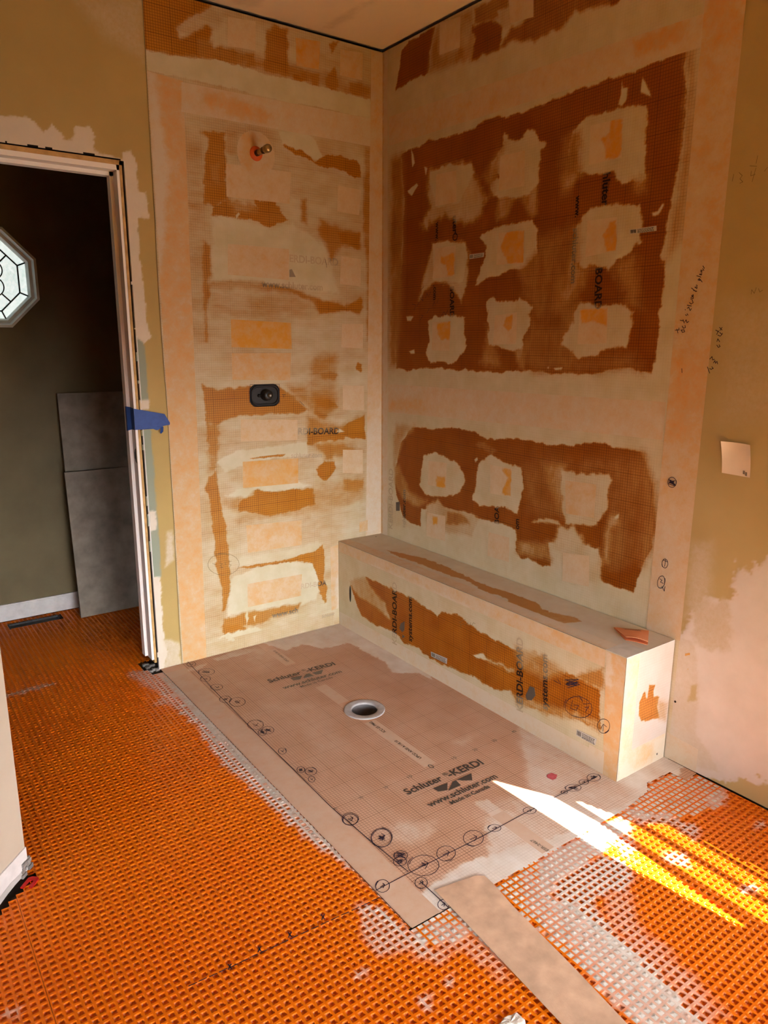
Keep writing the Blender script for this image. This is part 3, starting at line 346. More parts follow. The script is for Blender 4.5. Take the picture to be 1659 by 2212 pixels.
PATCH=[('LW',[(-769,2717),(-646,2728),(-650,2621),(-774,2610)],[],12),
('LW',[(-459,2708),(-336,2719),(-346,2607),(-458,2601)],[],60),
('LW',[(-232,2710),(-112,2719),(-117,2607),(-238,2604)],[],30),
('LW',[(-802,2166),(-496,2170),(-507,2039),(-806,2037)],[],18),
('LW',[(-810,1849),(-516,1848),(-520,1715),(-816,1723)],[],22),
('LW',[(-810,1537),(-514,1527),(-513,1410),(-812,1419)],[],75),
('LW',[(-812,1393),(-517,1392),(-525,1267),(-815,1278)],[],42),
('LW',[(-782,1100),(-491,1082),(-494,985),(-786,1001)],[],25),
('LW',[(-781,907),(-492,897),(-495,777),(-784,785)],[],55),
('LW',[(-776,606),(-480,590),(-483,465),(-773,472)],[],36),
('LW',[(-782,319),(-486,314),(-493,202),(-784,203)],[],32),
('LW',[(-251,2145),(-123,2139),(-136,2027),(-257,2032)],[],12),
('LW',[(-238,1836),(-126,1830),(-129,1703),(-246,1711)],[],12),
('LW',[(-237,1526),(-114,1528),(-116,1412),(-242,1416)],[],12),
('LW',[(-235,1236),(-110,1229),(-110,1107),(-236,1117)],[],12),
('LW',[(-238,918),(-118,908),(-118,786),(-240,801)],[],12),
('RW',[(-407,2156),(-540,2150),(-545,2024),(-404,2026)],[],18),
('RW',[(-801,2157),(-933,2155),(-937,2029),(-799,2031)],[],22),
('RW',[(-1240,2176),(-1374,2172),(-1379,2050),(-1243,2050)],[[(-1324,2175),(-1371,2167),(-1378,2057),(-1348,2049),(-1312,2057),(-1313,2091),(-1290,2125),(-1321,2138)]],12),
('RW',[(-412,1850),(-547,1850),(-547,1723),(-394,1723)],[[(-450,1808),(-538,1819),(-544,1730),(-495,1730),(-483,1773),(-446,1788)]],15),
('RW',[(-808,1872),(-948,1869),(-952,1746),(-800,1751)],[[(-856,1873),(-946,1868),(-950,1746),(-863,1750),(-820,1818),(-832,1847)]],15),
('RW',[(-1253,1866),(-1379,1863),(-1385,1755),(-1253,1743)],[[(-1353,1849),(-1378,1856),(-1384,1756),(-1342,1754),(-1333,1791),(-1318,1808)]],12),
('RW',[(-400,1532),(-525,1535),(-523,1405),(-398,1407)],[[(-438,1527),(-523,1532),(-522,1456),(-462,1456),(-434,1476)]],22),
('RW',[(-804,1552),(-927,1561),(-931,1438),(-799,1436)],[[(-867,1541),(-905,1552),(-904,1498),(-879,1487),(-851,1511)]],15),
('RW',[(-1243,1563),(-1367,1567),(-1371,1443),(-1242,1439)],[[(-1247,1560),(-1366,1565),(-1368,1504),(-1316,1516),(-1254,1517)]],25),
('RW',[(-414,2741),(-542,2725),(-542,2613),(-413,2621)],[],20),
('RW',[(-815,2702),(-942,2686),(-946,2600),(-828,2615)],[],20),
('RW',[(-390,893),(-522,900),(-521,779),(-388,776)],[[(-450,828),(-511,833),(-513,782),(-451,780)]],20),
('RW',[(-809,932),(-938,932),(-938,814),(-814,806)],[[(-880,922),(-934,930),(-936,818),(-891,817),(-894,844),(-914,887)]],12),
('RW',[(-1223,927),(-1371,934),(-1371,807),(-1237,798)],[],38),
('RW',[(-386,640),(-520,647),(-524,526),(-383,521)],[[(-427,628),(-467,633),(-463,594),(-428,587)]],12),
('RW',[(-814,633),(-940,635),(-944,528),(-813,524)],[],22),
('RW',[(-1234,640),(-1362,657),(-1369,536),(-1239,525)],[],18)]
STROKES=[('FL',2.6,[(-1094,5),(-1110,-376),(-1120,-786),(-1124,-1140)]),
('FL',2.6,[(-1124,-1124),(-1127,-1308),(-1119,-1492),(-1106,-1683)]),
('FL',2.6,[(-1221,-1690),(-1113,-1689),(-837,-1693),(-654,-1688),(-603,-1689)]),
('FL',2.6,[(-524,-1686),(-470,-1687),(-300,-1692)]),
('FL',2.8,[(-1103,-1734),(-1102,-1778),(-1102,-1850)]),
('FL',2.0,[(-1090,-1411),(-1097,-1417),(-1104,-1422),(-1113,-1424),(-1121,-1422),(-1128,-1418),(-1133,-1412),(-1136,-1404),(-1137,-1394),(-1134,-1385),(-1129,-1377),(-1122,-1370),(-1114,-1366),(-1105,-1365),(-1097,-1367),(-1090,-1372),(-1086,-1379),(-1084,-1388),(-1084,-1397),(-1087,-1406),(-1093,-1413),(-1100,-1418),(-1108,-1421)]),
('FL',2.2,[(-1120,-1395),(-1101,-1394)]),
('FL',2.2,[(-1104,-1385),(-1101,-1394),(-1113,-1405)]),
('FL',2.0,[(-1055,-1485),(-1048,-1493),(-1045,-1504),(-1045,-1516),(-1049,-1529),(-1057,-1542),(-1067,-1551),(-1078,-1558),(-1089,-1561),(-1100,-1560),(-1108,-1555),(-1114,-1547),(-1117,-1536),(-1116,-1524),(-1111,-1511),(-1104,-1500),(-1094,-1491),(-1083,-1485),(-1072,-1483),(-1063,-1485),(-1055,-1490),(-1050,-1499),(-1048,-1509)]),
('FL',2.2,[(-1095,-1522),(-1069,-1520)]),
('FL',2.2,[(-1072,-1507),(-1069,-1520),(-1088,-1535)]),
('FL',2.0,[(-1100,-1611),(-1096,-1606),(-1091,-1602),(-1085,-1600),(-1079,-1599),(-1073,-1601),(-1068,-1604),(-1065,-1609),(-1063,-1615),(-1063,-1621),(-1065,-1627),(-1069,-1632),(-1075,-1636),(-1081,-1639),(-1087,-1639),(-1094,-1637),(-1099,-1633),(-1102,-1628),(-1104,-1621),(-1103,-1615),(-1101,-1608),(-1096,-1603),(-1090,-1599)]),
('FL',2.2,[(-1091,-1618),(-1075,-1618)]),
('FL',2.2,[(-1078,-1612),(-1075,-1618),(-1086,-1625)]),
('FL',2.0,[(-1104,-1620),(-1098,-1619),(-1093,-1620),(-1088,-1623),(-1084,-1627),(-1081,-1632),(-1081,-1638),(-1082,-1644),(-1086,-1649),(-1090,-1653),(-1096,-1655),(-1102,-1655),(-1108,-1654),(-1113,-1651),(-1117,-1646),(-1119,-1640),(-1119,-1634),(-1117,-1629),(-1113,-1624),(-1108,-1620),(-1102,-1618),(-1096,-1618),(-1090,-1620)]),
('FL',2.2,[(-1107,-1636),(-1093,-1637)]),
('FL',2.2,[(-1095,-1631),(-1093,-1637),(-1102,-1643)]),
('FL',2.0,[(-1085,-1662),(-1075,-1654),(-1063,-1649),(-1049,-1648),(-1036,-1651),(-1025,-1658),(-1016,-1668),(-1011,-1680),(-1011,-1694),(-1014,-1706),(-1022,-1717),(-1034,-1725),(-1047,-1729),(-1061,-1729),(-1075,-1725),(-1087,-1717),(-1095,-1706),(-1099,-1693),(-1099,-1680),(-1094,-1667),(-1085,-1655),(-1073,-1648),(-1059,-1644)]),
('FL',2.2,[(-1071,-1686),(-1038,-1689)]),
('FL',2.2,[(-1043,-1675),(-1038,-1689),(-1060,-1702)]),
('FL',2.0,[(-973,-1718),(-983,-1717),(-991,-1713),(-997,-1707),(-1001,-1698),(-1001,-1689),(-998,-1679),(-992,-1671),(-984,-1664),(-975,-1659),(-965,-1658),(-955,-1659),(-948,-1664),(-942,-1671),(-940,-1679),(-940,-1688),(-944,-1697),(-950,-1705),(-958,-1710),(-967,-1714),(-976,-1715),(-984,-1713),(-991,-1709)]),
('FL',2.2,[(-982,-1687),(-959,-1688)]),
('FL',2.2,[(-961,-1678),(-959,-1688),(-975,-1698)]),
('FL',2.0,[(-883,-1713),(-890,-1706),(-895,-1698),(-895,-1687),(-892,-1677),(-886,-1667),(-877,-1659),(-867,-1654),(-856,-1652),(-845,-1653),(-836,-1657),(-829,-1664),(-826,-1673),(-826,-1683),(-830,-1692),(-836,-1701),(-845,-1708),(-855,-1713),(-865,-1714),(-875,-1713),(-884,-1709),(-890,-1702),(-893,-1693)]),
('FL',2.2,[(-873,-1683),(-847,-1684)]),
('FL',2.2,[(-850,-1673),(-847,-1684),(-866,-1695)]),
('FL',2.0,[(-789,-1674),(-785,-1671),(-779,-1670),(-773,-1670),(-767,-1672),(-762,-1676),(-758,-1680),(-756,-1685),(-756,-1690),(-758,-1695),(-762,-1699),(-767,-1702),(-773,-1703),(-779,-1702),(-786,-1700),(-791,-1696),(-795,-1691),(-796,-1686),(-796,-1680),(-794,-1675),(-789,-1671),(-784,-1669),(-777,-1668)]),
('FL',2.2,[(-784,-1684),(-768,-1687)]),
('FL',2.2,[(-771,-1681),(-768,-1687),(-778,-1691)]),
('FL',2.0,[(-604,-1696),(-608,-1700),(-613,-1703),(-620,-1705),(-626,-1705),(-633,-1703),(-639,-1699),(-643,-1695),(-646,-1690),(-646,-1684),(-645,-1679),(-641,-1675),(-636,-1672),(-630,-1671),(-623,-1671),(-617,-1673),(-611,-1677),(-607,-1681),(-604,-1686),(-604,-1692),(-606,-1697),(-610,-1701),(-615,-1704)]),
('FL',2.2,[(-634,-1686),(-617,-1689)]),
('FL',2.2,[(-620,-1682),(-617,-1689),(-628,-1693)]),
('FL',2.0,[(-1210,-1675),(-1204,-1670),(-1198,-1667),(-1192,-1665),(-1186,-1666),(-1181,-1668),(-1178,-1673),(-1176,-1679),(-1176,-1686),(-1178,-1693),(-1183,-1700),(-1188,-1705),(-1195,-1708),(-1201,-1709),(-1208,-1708),(-1213,-1705),(-1216,-1700),(-1218,-1693),(-1217,-1686),(-1214,-1678),(-1209,-1672),(-1203,-1667),(-1196,-1664)]),
('FL',2.2,[(-1204,-1687),(-1189,-1686)]),
('FL',2.2,[(-1190,-1679),(-1189,-1686),(-1200,-1694)]),
('FL',2.0,[(-1113,-1759),(-1118,-1756),(-1121,-1751),(-1123,-1746),(-1123,-1739),(-1120,-1733),(-1116,-1727),(-1111,-1723),(-1105,-1720),(-1099,-1719),(-1093,-1720),(-1088,-1723),(-1085,-1728),(-1084,-1733),(-1085,-1739),(-1087,-1745),(-1091,-1750),(-1096,-1754),(-1102,-1757),(-1108,-1757),(-1113,-1756),(-1118,-1753),(-1121,-1749)]),
('FL',2.2,[(-1111,-1739),(-1096,-1738)]),
('FL',2.2,[(-1097,-1732),(-1096,-1738),(-1106,-1746)]),
('FL',2.0,[(-1106,-1820),(-1101,-1820),(-1097,-1821),(-1093,-1823),(-1090,-1827),(-1089,-1832),(-1090,-1837),(-1092,-1842),(-1096,-1846),(-1101,-1850),(-1106,-1852),(-1112,-1852),(-1117,-1850),(-1120,-1847),(-1122,-1843),(-1123,-1838),(-1122,-1833),(-1119,-1828),(-1115,-1824),(-1110,-1821),(-1104,-1819),(-1099,-1820),(-1095,-1821)]),
('FL',2.2,[(-1112,-1835),(-1100,-1835)]),
('FL',2.2,[(-1101,-1830),(-1100,-1835),(-1109,-1841)]),
('FL',2.0,[(-441,-1677),(-437,-1672),(-431,-1669),(-424,-1667),(-416,-1667),(-408,-1670),(-401,-1674),(-395,-1679),(-391,-1685),(-390,-1691),(-391,-1697),(-395,-1702),(-401,-1705),(-409,-1707),(-417,-1706),(-426,-1703),(-433,-1699),(-439,-1693),(-443,-1687),(-444,-1680),(-442,-1674),(-438,-1669),(-431,-1666)]),
('FL',2.2,[(-427,-1684),(-406,-1688)]),
('FL',2.2,[(-410,-1681),(-406,-1688),(-419,-1693)]),
('FL',2.0,[(-469,-1682),(-467,-1680),(-464,-1678),(-461,-1677),(-457,-1678),(-454,-1679),(-451,-1680),(-449,-1683),(-448,-1685),(-449,-1688),(-450,-1691),(-452,-1693),(-455,-1694),(-459,-1695),(-463,-1695),(-466,-1693),(-469,-1691),(-471,-1689),(-472,-1686),(-471,-1683),(-470,-1680),(-467,-1678),(-463,-1677)]),
('FL',2.2,[(-464,-1685),(-455,-1686)]),
('FL',2.2,[(-457,-1683),(-455,-1686),(-461,-1689)]),
('FL',2.0,[(-343,-1684),(-344,-1689),(-346,-1693),(-350,-1696),(-355,-1698),(-360,-1699),(-366,-1698),(-371,-1696),(-375,-1693),(-378,-1689),(-379,-1685),(-378,-1681),(-376,-1677),(-372,-1674),(-368,-1673),(-362,-1672),(-357,-1673),(-352,-1675),(-349,-1678),(-346,-1682),(-345,-1686),(-346,-1690),(-348,-1693)]),
('FL',2.2,[(-369,-1684),(-356,-1686)]),
('FL',2.2,[(-357,-1681),(-356,-1686),(-365,-1689)]),
('FL',2.0,[(-285,-1684),(-286,-1691),(-289,-1697),(-295,-1702),(-303,-1706),(-312,-1707),(-320,-1706),(-328,-1704),(-334,-1700),(-338,-1694),(-339,-1688),(-337,-1682),(-334,-1676),(-328,-1672),(-321,-1669),(-313,-1667),(-305,-1668),(-298,-1671),(-292,-1675),(-289,-1680),(-288,-1686),(-289,-1692),(-293,-1698)]),
('FL',2.2,[(-323,-1685),(-303,-1688)]),
('FL',2.2,[(-305,-1680),(-303,-1688),(-318,-1693)]),
('FL',2.2,[(-1077,-1529),(-1087,-1517),(-1077,-1532),(-1084,-1514),(-1077,-1524),(-1086,-1518),(-1072,-1523)]),
('FL',2.2,[(-1071,-1626),(-1096,-1613),(-1068,-1619),(-1086,-1599),(-1073,-1621),(-1088,-1604),(-1078,-1634),(-1090,-1614),(-1074,-1619)]),
('FL',2.2,[(-1099,-1647),(-1110,-1640),(-1094,-1643),(-1108,-1631),(-1090,-1636),(-1107,-1637),(-1089,-1636),(-1105,-1627)]),
('FL',2.2,[(-1046,-1690),(-1053,-1677),(-1051,-1692),(-1057,-1684),(-1051,-1693),(-1060,-1689)]),
('FL',2.2,[(-411,-1704),(-430,-1677),(-398,-1685),(-425,-1677),(-405,-1694),(-428,-1679),(-407,-1699),(-426,-1677),(-416,-1701)]),
('FL',2.2,[(-307,-1690),(-315,-1676),(-302,-1687),(-316,-1678),(-304,-1689),(-326,-1687),(-294,-1688)]),
('FL',2.0,[(-1101,-61),(-1105,-55),(-1109,-48),(-1110,-39),(-1109,-30),(-1106,-22),(-1102,-15),(-1096,-11),(-1090,-9),(-1084,-10),(-1079,-13),(-1075,-18),(-1072,-26),(-1072,-34),(-1073,-42),(-1075,-50),(-1080,-56),(-1085,-60),(-1091,-62),(-1096,-61),(-1102,-57),(-1106,-52),(-1108,-44)]),
('FL',2.0,[(-1093,-27),(-1087,-47)]),
('FL',2.0,[(-1081,-32),(-1090,-42),(-1096,-41)]),
('FL',2.0,[(-1095,-140),(-1092,-130),(-1086,-122),(-1079,-117),(-1069,-115),(-1060,-117),(-1050,-122),(-1042,-130),(-1036,-141),(-1033,-152),(-1033,-164),(-1037,-174),(-1043,-182),(-1051,-187),(-1061,-188),(-1071,-186),(-1081,-180),(-1089,-171),(-1095,-160),(-1098,-147),(-1097,-135),(-1093,-124),(-1086,-116)]),
('FL',2.0,[(-1071,-138),(-1058,-167)]),
('FL',2.0,[(-1050,-149),(-1064,-159),(-1074,-156)]),
('FL',2.0,[(-1112,-201),(-1107,-194),(-1102,-189),(-1096,-186),(-1089,-186),(-1084,-189),(-1079,-194),(-1076,-202),(-1075,-211),(-1076,-220),(-1080,-229),(-1084,-236),(-1090,-242),(-1097,-244),(-1104,-243),(-1110,-240),(-1114,-234),(-1117,-225),(-1117,-215),(-1116,-206),(-1112,-196),(-1107,-189),(-1100,-184)]),
('FL',2.0,[(-1099,-205),(-1093,-226)]),
('FL',2.0,[(-1086,-210),(-1096,-220),(-1103,-219)]),
('FL',2.0,[(-1086,-349),(-1094,-347),(-1102,-343),(-1107,-335),(-1111,-326),(-1113,-317),(-1111,-307),(-1108,-299),(-1102,-292),(-1095,-289),(-1088,-288),(-1080,-290),(-1073,-296),(-1068,-303),(-1065,-311),(-1065,-321),(-1066,-329),(-1070,-337),(-1075,-342),(-1082,-345),(-1089,-345),(-1096,-343),(-1102,-338)]),
('FL',2.0,[(-1092,-308),(-1083,-331)]),
('FL',2.0,[(-1077,-315),(-1088,-324),(-1095,-322)]),
('FL',2.0,[(-1084,-456),(-1089,-464),(-1095,-469),(-1102,-472),(-1110,-472),(-1116,-469),(-1122,-463),(-1125,-455),(-1127,-445),(-1126,-435),(-1123,-426),(-1117,-418),(-1111,-413),(-1103,-411),(-1096,-412),(-1089,-416),(-1084,-423),(-1081,-432),(-1081,-441),(-1082,-450),(-1086,-459),(-1091,-465),(-1098,-469)]),
('FL',2.0,[(-1107,-433),(-1100,-455)]),
('FL',2.0,[(-1093,-439),(-1104,-449),(-1111,-447)]),
('FL',2.0,[(-1096,-472),(-1090,-463),(-1082,-456),(-1073,-452),(-1064,-452),(-1055,-456),(-1048,-464),(-1043,-474),(-1041,-486),(-1043,-499),(-1047,-511),(-1054,-521),(-1063,-528),(-1073,-531),(-1083,-530),(-1092,-525),(-1099,-516),(-1103,-505),(-1104,-492),(-1102,-478),(-1097,-466),(-1089,-456),(-1080,-449)]),
('FL',2.0,[(-1076,-477),(-1068,-507)]),
('FL',2.0,[(-1058,-486),(-1073,-499),(-1082,-497)]),
('FL',2.0,[(-1072,-670),(-1067,-679),(-1064,-691),(-1064,-704),(-1068,-716),(-1074,-727),(-1082,-735),(-1092,-739),(-1101,-740),(-1110,-736),(-1117,-729),(-1122,-719),(-1124,-708),(-1123,-696),(-1119,-685),(-1113,-675),(-1105,-668),(-1096,-665),(-1087,-665),(-1079,-669),(-1073,-676),(-1068,-685),(-1067,-696)]),
('FL',2.0,[(-1099,-689),(-1091,-717)]),
('FL',2.0,[(-1081,-697),(-1096,-709),(-1105,-707)]),
('FL',2.0,[(-1096,-773),(-1095,-764),(-1093,-755),(-1089,-747),(-1083,-742),(-1076,-738),(-1069,-737),(-1063,-739),(-1057,-744),(-1053,-751),(-1051,-759),(-1052,-768),(-1054,-777),(-1059,-784),(-1065,-790),(-1072,-793),(-1079,-793),(-1086,-791),(-1092,-786),(-1095,-779),(-1097,-770),(-1096,-760),(-1093,-751)]),
('FL',2.0,[(-1077,-756),(-1071,-777)]),
('FL',2.0,[(-1063,-762),(-1074,-772),(-1081,-770)]),
('FL',2.0,[(-1097,-747),(-1092,-747),(-1088,-749),(-1085,-753),(-1083,-758),(-1082,-765),(-1084,-772),(-1086,-779),(-1091,-784),(-1095,-788),(-1101,-790),(-1106,-789),(-1110,-787),(-1113,-782),(-1115,-776),(-1115,-769),(-1113,-762),(-1110,-756),(-1106,-751),(-1101,-747),(-1096,-746),(-1091,-747),(-1087,-750)]),
('FL',2.0,[(-1100,-761),(-1097,-776)]),
('FL',2.0,[(-1091,-765),(-1099,-772),(-1104,-772)]),
('FL',2.0,[(-1082,-919),(-1083,-926),(-1085,-933),(-1088,-939),(-1093,-944),(-1098,-947),(-1103,-948),(-1108,-947),(-1111,-944),(-1113,-940),(-1114,-934),(-1114,-928),(-1111,-921),(-1108,-916),(-1104,-911),(-1099,-908),(-1094,-908),(-1090,-909),(-1087,-912),(-1085,-916),(-1084,-922),(-1085,-928),(-1087,-935)]),
('FL',2.0,[(-1101,-921),(-1098,-936)]),
('FL',2.0,[(-1092,-925),(-1100,-932),(-1104,-931)]),
('FL',2.0,[(-1088,-1072),(-1091,-1078),(-1095,-1083),(-1100,-1087),(-1104,-1088),(-1109,-1088),(-1112,-1086),(-1115,-1083),(-1117,-1078),(-1117,-1072),(-1115,-1066),(-1113,-1061),(-1109,-1057),(-1105,-1053),(-1100,-1052),(-1096,-1052),(-1092,-1054),(-1090,-1058),(-1088,-1063),(-1088,-1069),(-1090,-1074),(-1093,-1080),(-1097,-1085)]),
('FL',2.0,[(-1104,-1064),(-1102,-1078)]),
('FL',2.0,[(-1096,-1068),(-1103,-1074),(-1108,-1073)]),
('FL',2.0,[(-1064,-1079),(-1060,-1085),(-1058,-1093),(-1059,-1100),(-1061,-1108),(-1066,-1115),(-1071,-1119),(-1078,-1122),(-1084,-1122),(-1090,-1120),(-1095,-1116),(-1098,-1110),(-1099,-1103),(-1098,-1095),(-1096,-1088),(-1091,-1082),(-1086,-1078),(-1080,-1076),(-1074,-1076),(-1068,-1079),(-1064,-1083),(-1061,-1089),(-1061,-1096)]),
('FL',2.0,[(-1082,-1091),(-1077,-1108)]),
('FL',2.0,[(-1070,-1096),(-1080,-1104),(-1086,-1102)]),
('FL',2.0,[(-1096,-1125),(-1093,-1125),(-1090,-1128),(-1088,-1131),(-1088,-1136),(-1089,-1141),(-1091,-1147),(-1094,-1151),(-1098,-1155),(-1102,-1157),(-1106,-1158),(-1110,-1156),(-1112,-1154),(-1113,-1150),(-1114,-1145),(-1112,-1139),(-1110,-1134),(-1107,-1130),(-1103,-1127),(-1099,-1125),(-1095,-1125),(-1092,-1127),(-1090,-1129)]),
('FL',2.0,[(-1102,-1136),(-1100,-1147)]),
('FL',2.0,[(-1095,-1139),(-1102,-1144),(-1105,-1144)]),
('FL',2.0,[(-1136,-1402),(-1135,-1393),(-1131,-1385),(-1126,-1379),(-1119,-1374),(-1111,-1372),(-1104,-1372),(-1097,-1375),(-1092,-1380),(-1089,-1387),(-1088,-1395),(-1089,-1404),(-1093,-1411),(-1099,-1418),(-1106,-1422),(-1114,-1425),(-1121,-1424),(-1128,-1421),(-1133,-1415),(-1137,-1407),(-1137,-1399),(-1135,-1390),(-1131,-1381)]),
('FL',2.0,[(-1115,-1389),(-1110,-1410)]),
('FL',2.0,[(-1100,-1395),(-1113,-1404),(-1120,-1402)]),
('FL',2.0,[(-1099,-1499),(-1090,-1492),(-1079,-1487),(-1069,-1487),(-1060,-1490),(-1053,-1497),(-1049,-1506),(-1049,-1518),(-1052,-1530),(-1059,-1542),(-1068,-1551),(-1078,-1558),(-1089,-1562),(-1100,-1561),(-1109,-1557),(-1115,-1549),(-1119,-1539),(-1118,-1527),(-1114,-1514),(-1107,-1503),(-1098,-1493),(-1086,-1486),(-1075,-1484)]),
('FL',2.0,[(-1086,-1511),(-1082,-1539)]),
('FL',2.0,[(-1067,-1519),(-1086,-1532),(-1095,-1530)]),
('FL',2.0,[(-1057,-165),(-1076,-135),(-1052,-143),(-1078,-135),(-1055,-159),(-1085,-144),(-1061,-168),(-1081,-146),(-1055,-160)]),
('FL',2.0,[(-1092,-437),(-1108,-437),(-1095,-443),(-1108,-442),(-1095,-442),(-1109,-439)]),
('FL',2.0,[(-1067,-777),(-1081,-760),(-1067,-783),(-1076,-753),(-1066,-768),(-1079,-759),(-1061,-766),(-1085,-760),(-1068,-771)]),
('FL',2.0,[(-1091,-774),(-1109,-767),(-1089,-766),(-1101,-751),(-1093,-770),(-1102,-756),(-1096,-783),(-1104,-766)]),
('FL',2.0,[(-1102,-1079),(-1111,-1074),(-1099,-1075),(-1108,-1066),(-1095,-1067),(-1108,-1072),(-1095,-1067)]),
('FL',2.0,[(-1069,-1102),(-1084,-1086),(-1075,-1103),(-1086,-1092),(-1074,-1104),(-1088,-1097),(-1073,-1104)]),
('FL',2.0,[(-1083,-1531),(-1091,-1524),(-1077,-1529),(-1083,-1512),(-1079,-1527),(-1093,-1524),(-1073,-1520)]),
('FL',2.0,[(-1072,-506),(-1081,-485),(-1063,-480),(-1077,-483),(-1067,-493)]),
('FL',2.2,[(-1744,-1686),(-1726,-1687)]),
('FL',2.2,[(-1720,-1687),(-1702,-1688)]),
('FL',2.2,[(-1695,-1689),(-1677,-1690)]),
('FL',2.2,[(-1671,-1690),(-1652,-1691)]),
('FL',2.2,[(-1646,-1692),(-1627,-1693)]),
('FL',2.2,[(-1620,-1693),(-1601,-1694)]),
('FL',2.2,[(-1594,-1694),(-1575,-1695)]),
('FL',2.2,[(-1568,-1696),(-1549,-1697)]),
('FL',2.2,[(-1542,-1697),(-1522,-1698)]),
('FL',2.2,[(-1514,-1699),(-1494,-1700)]),
('FL',2.2,[(-1487,-1700),(-1467,-1701)]),
('FL',2.2,[(-1459,-1702),(-1438,-1703)]),
('FL',2.2,[(-1431,-1703),(-1410,-1705)]),
('FL',2.2,[(-1402,-1705),(-1380,-1706)]),
('FL',2.2,[(-1373,-1707),(-1351,-1708)]),
('FL',2.2,[(-1343,-1708),(-1321,-1710)]),
('FL',2.2,[(-1312,-1710),(-1290,-1711)]),
('FL',2.2,[(-1282,-1712),(-1259,-1713)]),
('FL',2.2,[(-1250,-1713),(-1227,-1715)]),
('FL',2.4,[(-1384,-1676),(-1385,-1694)]),
('FL',2.4,[(-1377,-1680),(-1392,-1692)]),
('FL',2.4,[(-1482,-1678),(-1482,-1695)]),
('FL',2.4,[(-1475,-1682),(-1489,-1693)]),
('FL',2.4,[(-1564,-1676),(-1564,-1692)]),
('FL',2.4,[(-1558,-1679),(-1571,-1690)]),
('FL',2.4,[(-1645,-1682),(-1644,-1698)]),
('FL',2.4,[(-1639,-1685),(-1651,-1696)]),
('RW',2.2,[(-1639,1486),(-1654,1487)]),
('RW',2.2,[(-1645,1490),(-1650,1477)]),
('RW',2.2,[(-1652,1493),(-1653,1487)]),
('RW',2.2,[(-1660,1487),(-1666,1479),(-1674,1481),(-1671,1487),(-1663,1486)]),
('RW',2.2,[(-1663,1499),(-1668,1492),(-1675,1494),(-1673,1501)]),
('RW',2.2,[(-1654,1517),(-1665,1515)]),
('RW',2.2,[(-1664,1519),(-1669,1508)]),
('RW',2.2,[(-1671,1512),(-1675,1518),(-1679,1509),(-1685,1513)]),
('RW',2.2,[(-1671,1534),(-1675,1531)]),
('RW',2.2,[(-1676,1537),(-1680,1532)]),
('RW',2.2,[(-1668,1550),(-1669,1548)]),
('RW',2.2,[(-1675,1553),(-1680,1557),(-1686,1546),(-1690,1552)]),
('RW',2.2,[(-1674,1563),(-1689,1560)]),
('RW',2.2,[(-1681,1571),(-1687,1566),(-1694,1570),(-1689,1579)]),
('RW',2.2,[(-1684,1581),(-1693,1583),(-1691,1589),(-1684,1585)]),
('RW',2.2,[(-1686,1591),(-1692,1589),(-1692,1594),(-1687,1592)]),
('RW',2.2,[(-1683,1615),(-1700,1603)]),
('RW',2.2,[(-1691,1607),(-1703,1604)]),
('RW',2.2,[(-1694,1617),(-1702,1612),(-1702,1618),(-1697,1617)]),
('RW',2.2,[(-1698,1623),(-1703,1621)]),
('RW',2.2,[(-1703,1638),(-1710,1636),(-1707,1642),(-1703,1639)]),
('RW',2.2,[(-1707,1642),(-1718,1631)]),
('RW',2.2,[(-1697,1651),(-1712,1646)]),
('RW',2.2,[(-1706,1654),(-1713,1652),(-1714,1656),(-1707,1655)]),
('RW',2.2,[(-1709,1662),(-1714,1660),(-1709,1667),(-1716,1665)]),
('RW',2.2,[(-1715,1671),(-1720,1665)]),
('RW',2.2,[(-1715,1679),(-1721,1671)]),
('RW',2.2,[(-1791,1493),(-1800,1485)]),
('RW',2.2,[(-1799,1493),(-1793,1484)]),
('RW',2.2,[(-1779,1485),(-1790,1480)]),
('RW',2.2,[(-1784,1472),(-1788,1483)]),
('RW',2.2,[(-1788,1470),(-1796,1467),(-1801,1472),(-1793,1478)]),
('RW',2.2,[(-1801,1472),(-1802,1476)]),
('RW',2.2,[(-1787,1451),(-1789,1459),(-1796,1450)]),
('RW',2.2,[(-1788,1440),(-1794,1433),(-1799,1436),(-1795,1441)]),
('RW',2.2,[(-1769,1397),(-1776,1405),(-1779,1395),(-1785,1397)]),
('RW',2.2,[(-1783,1386),(-1787,1393),(-1790,1385),(-1794,1391),(-1797,1383)]),
('RW',2.2,[(-1764,1373),(-1774,1354)]),
('RW',2.2,[(-1772,1368),(-1778,1366),(-1784,1370)]),
('RW',2.2,[(-1779,1374),(-1784,1368)]),
('RW',2.2,[(-1676,1365),(-1678,1352)]),
('RW',1.2,[(-1879,1587),(-1879,1600),(-1888,1589),(-1892,1605)]),
('RW',1.2,[(-1899,1602),(-1904,1592),(-1912,1597)]),
('RW',1.0,[(-1785,1931),(-1783,1912)]),
('RW',1.0,[(-1801,1933),(-1812,1923),(-1806,1915),(-1816,1905),(-1807,1903)]),
('RW',1.0,[(-1832,1946),(-1853,1941)]),
('RW',1.0,[(-1852,1969),(-1850,1949)]),
('RW',1.0,[(-1838,1931),(-1838,1918),(-1851,1920)]),
('RW',1.0,[(-1851,1937),(-1844,1901)]),
('RW',1.0,[(-1877,1924),(-1885,1933)]),
('RW',2.0,[(-1693,1001),(-1695,996),(-1695,990),(-1694,984),(-1691,980),(-1687,976),(-1682,974),(-1677,974),(-1672,975),(-1668,978),(-1665,983),(-1664,988),(-1664,993),(-1665,998),(-1668,1003),(-1672,1006),(-1677,1008),(-1682,1008),(-1686,1006),(-1690,1003),(-1693,999),(-1694,993),(-1694,988)]),
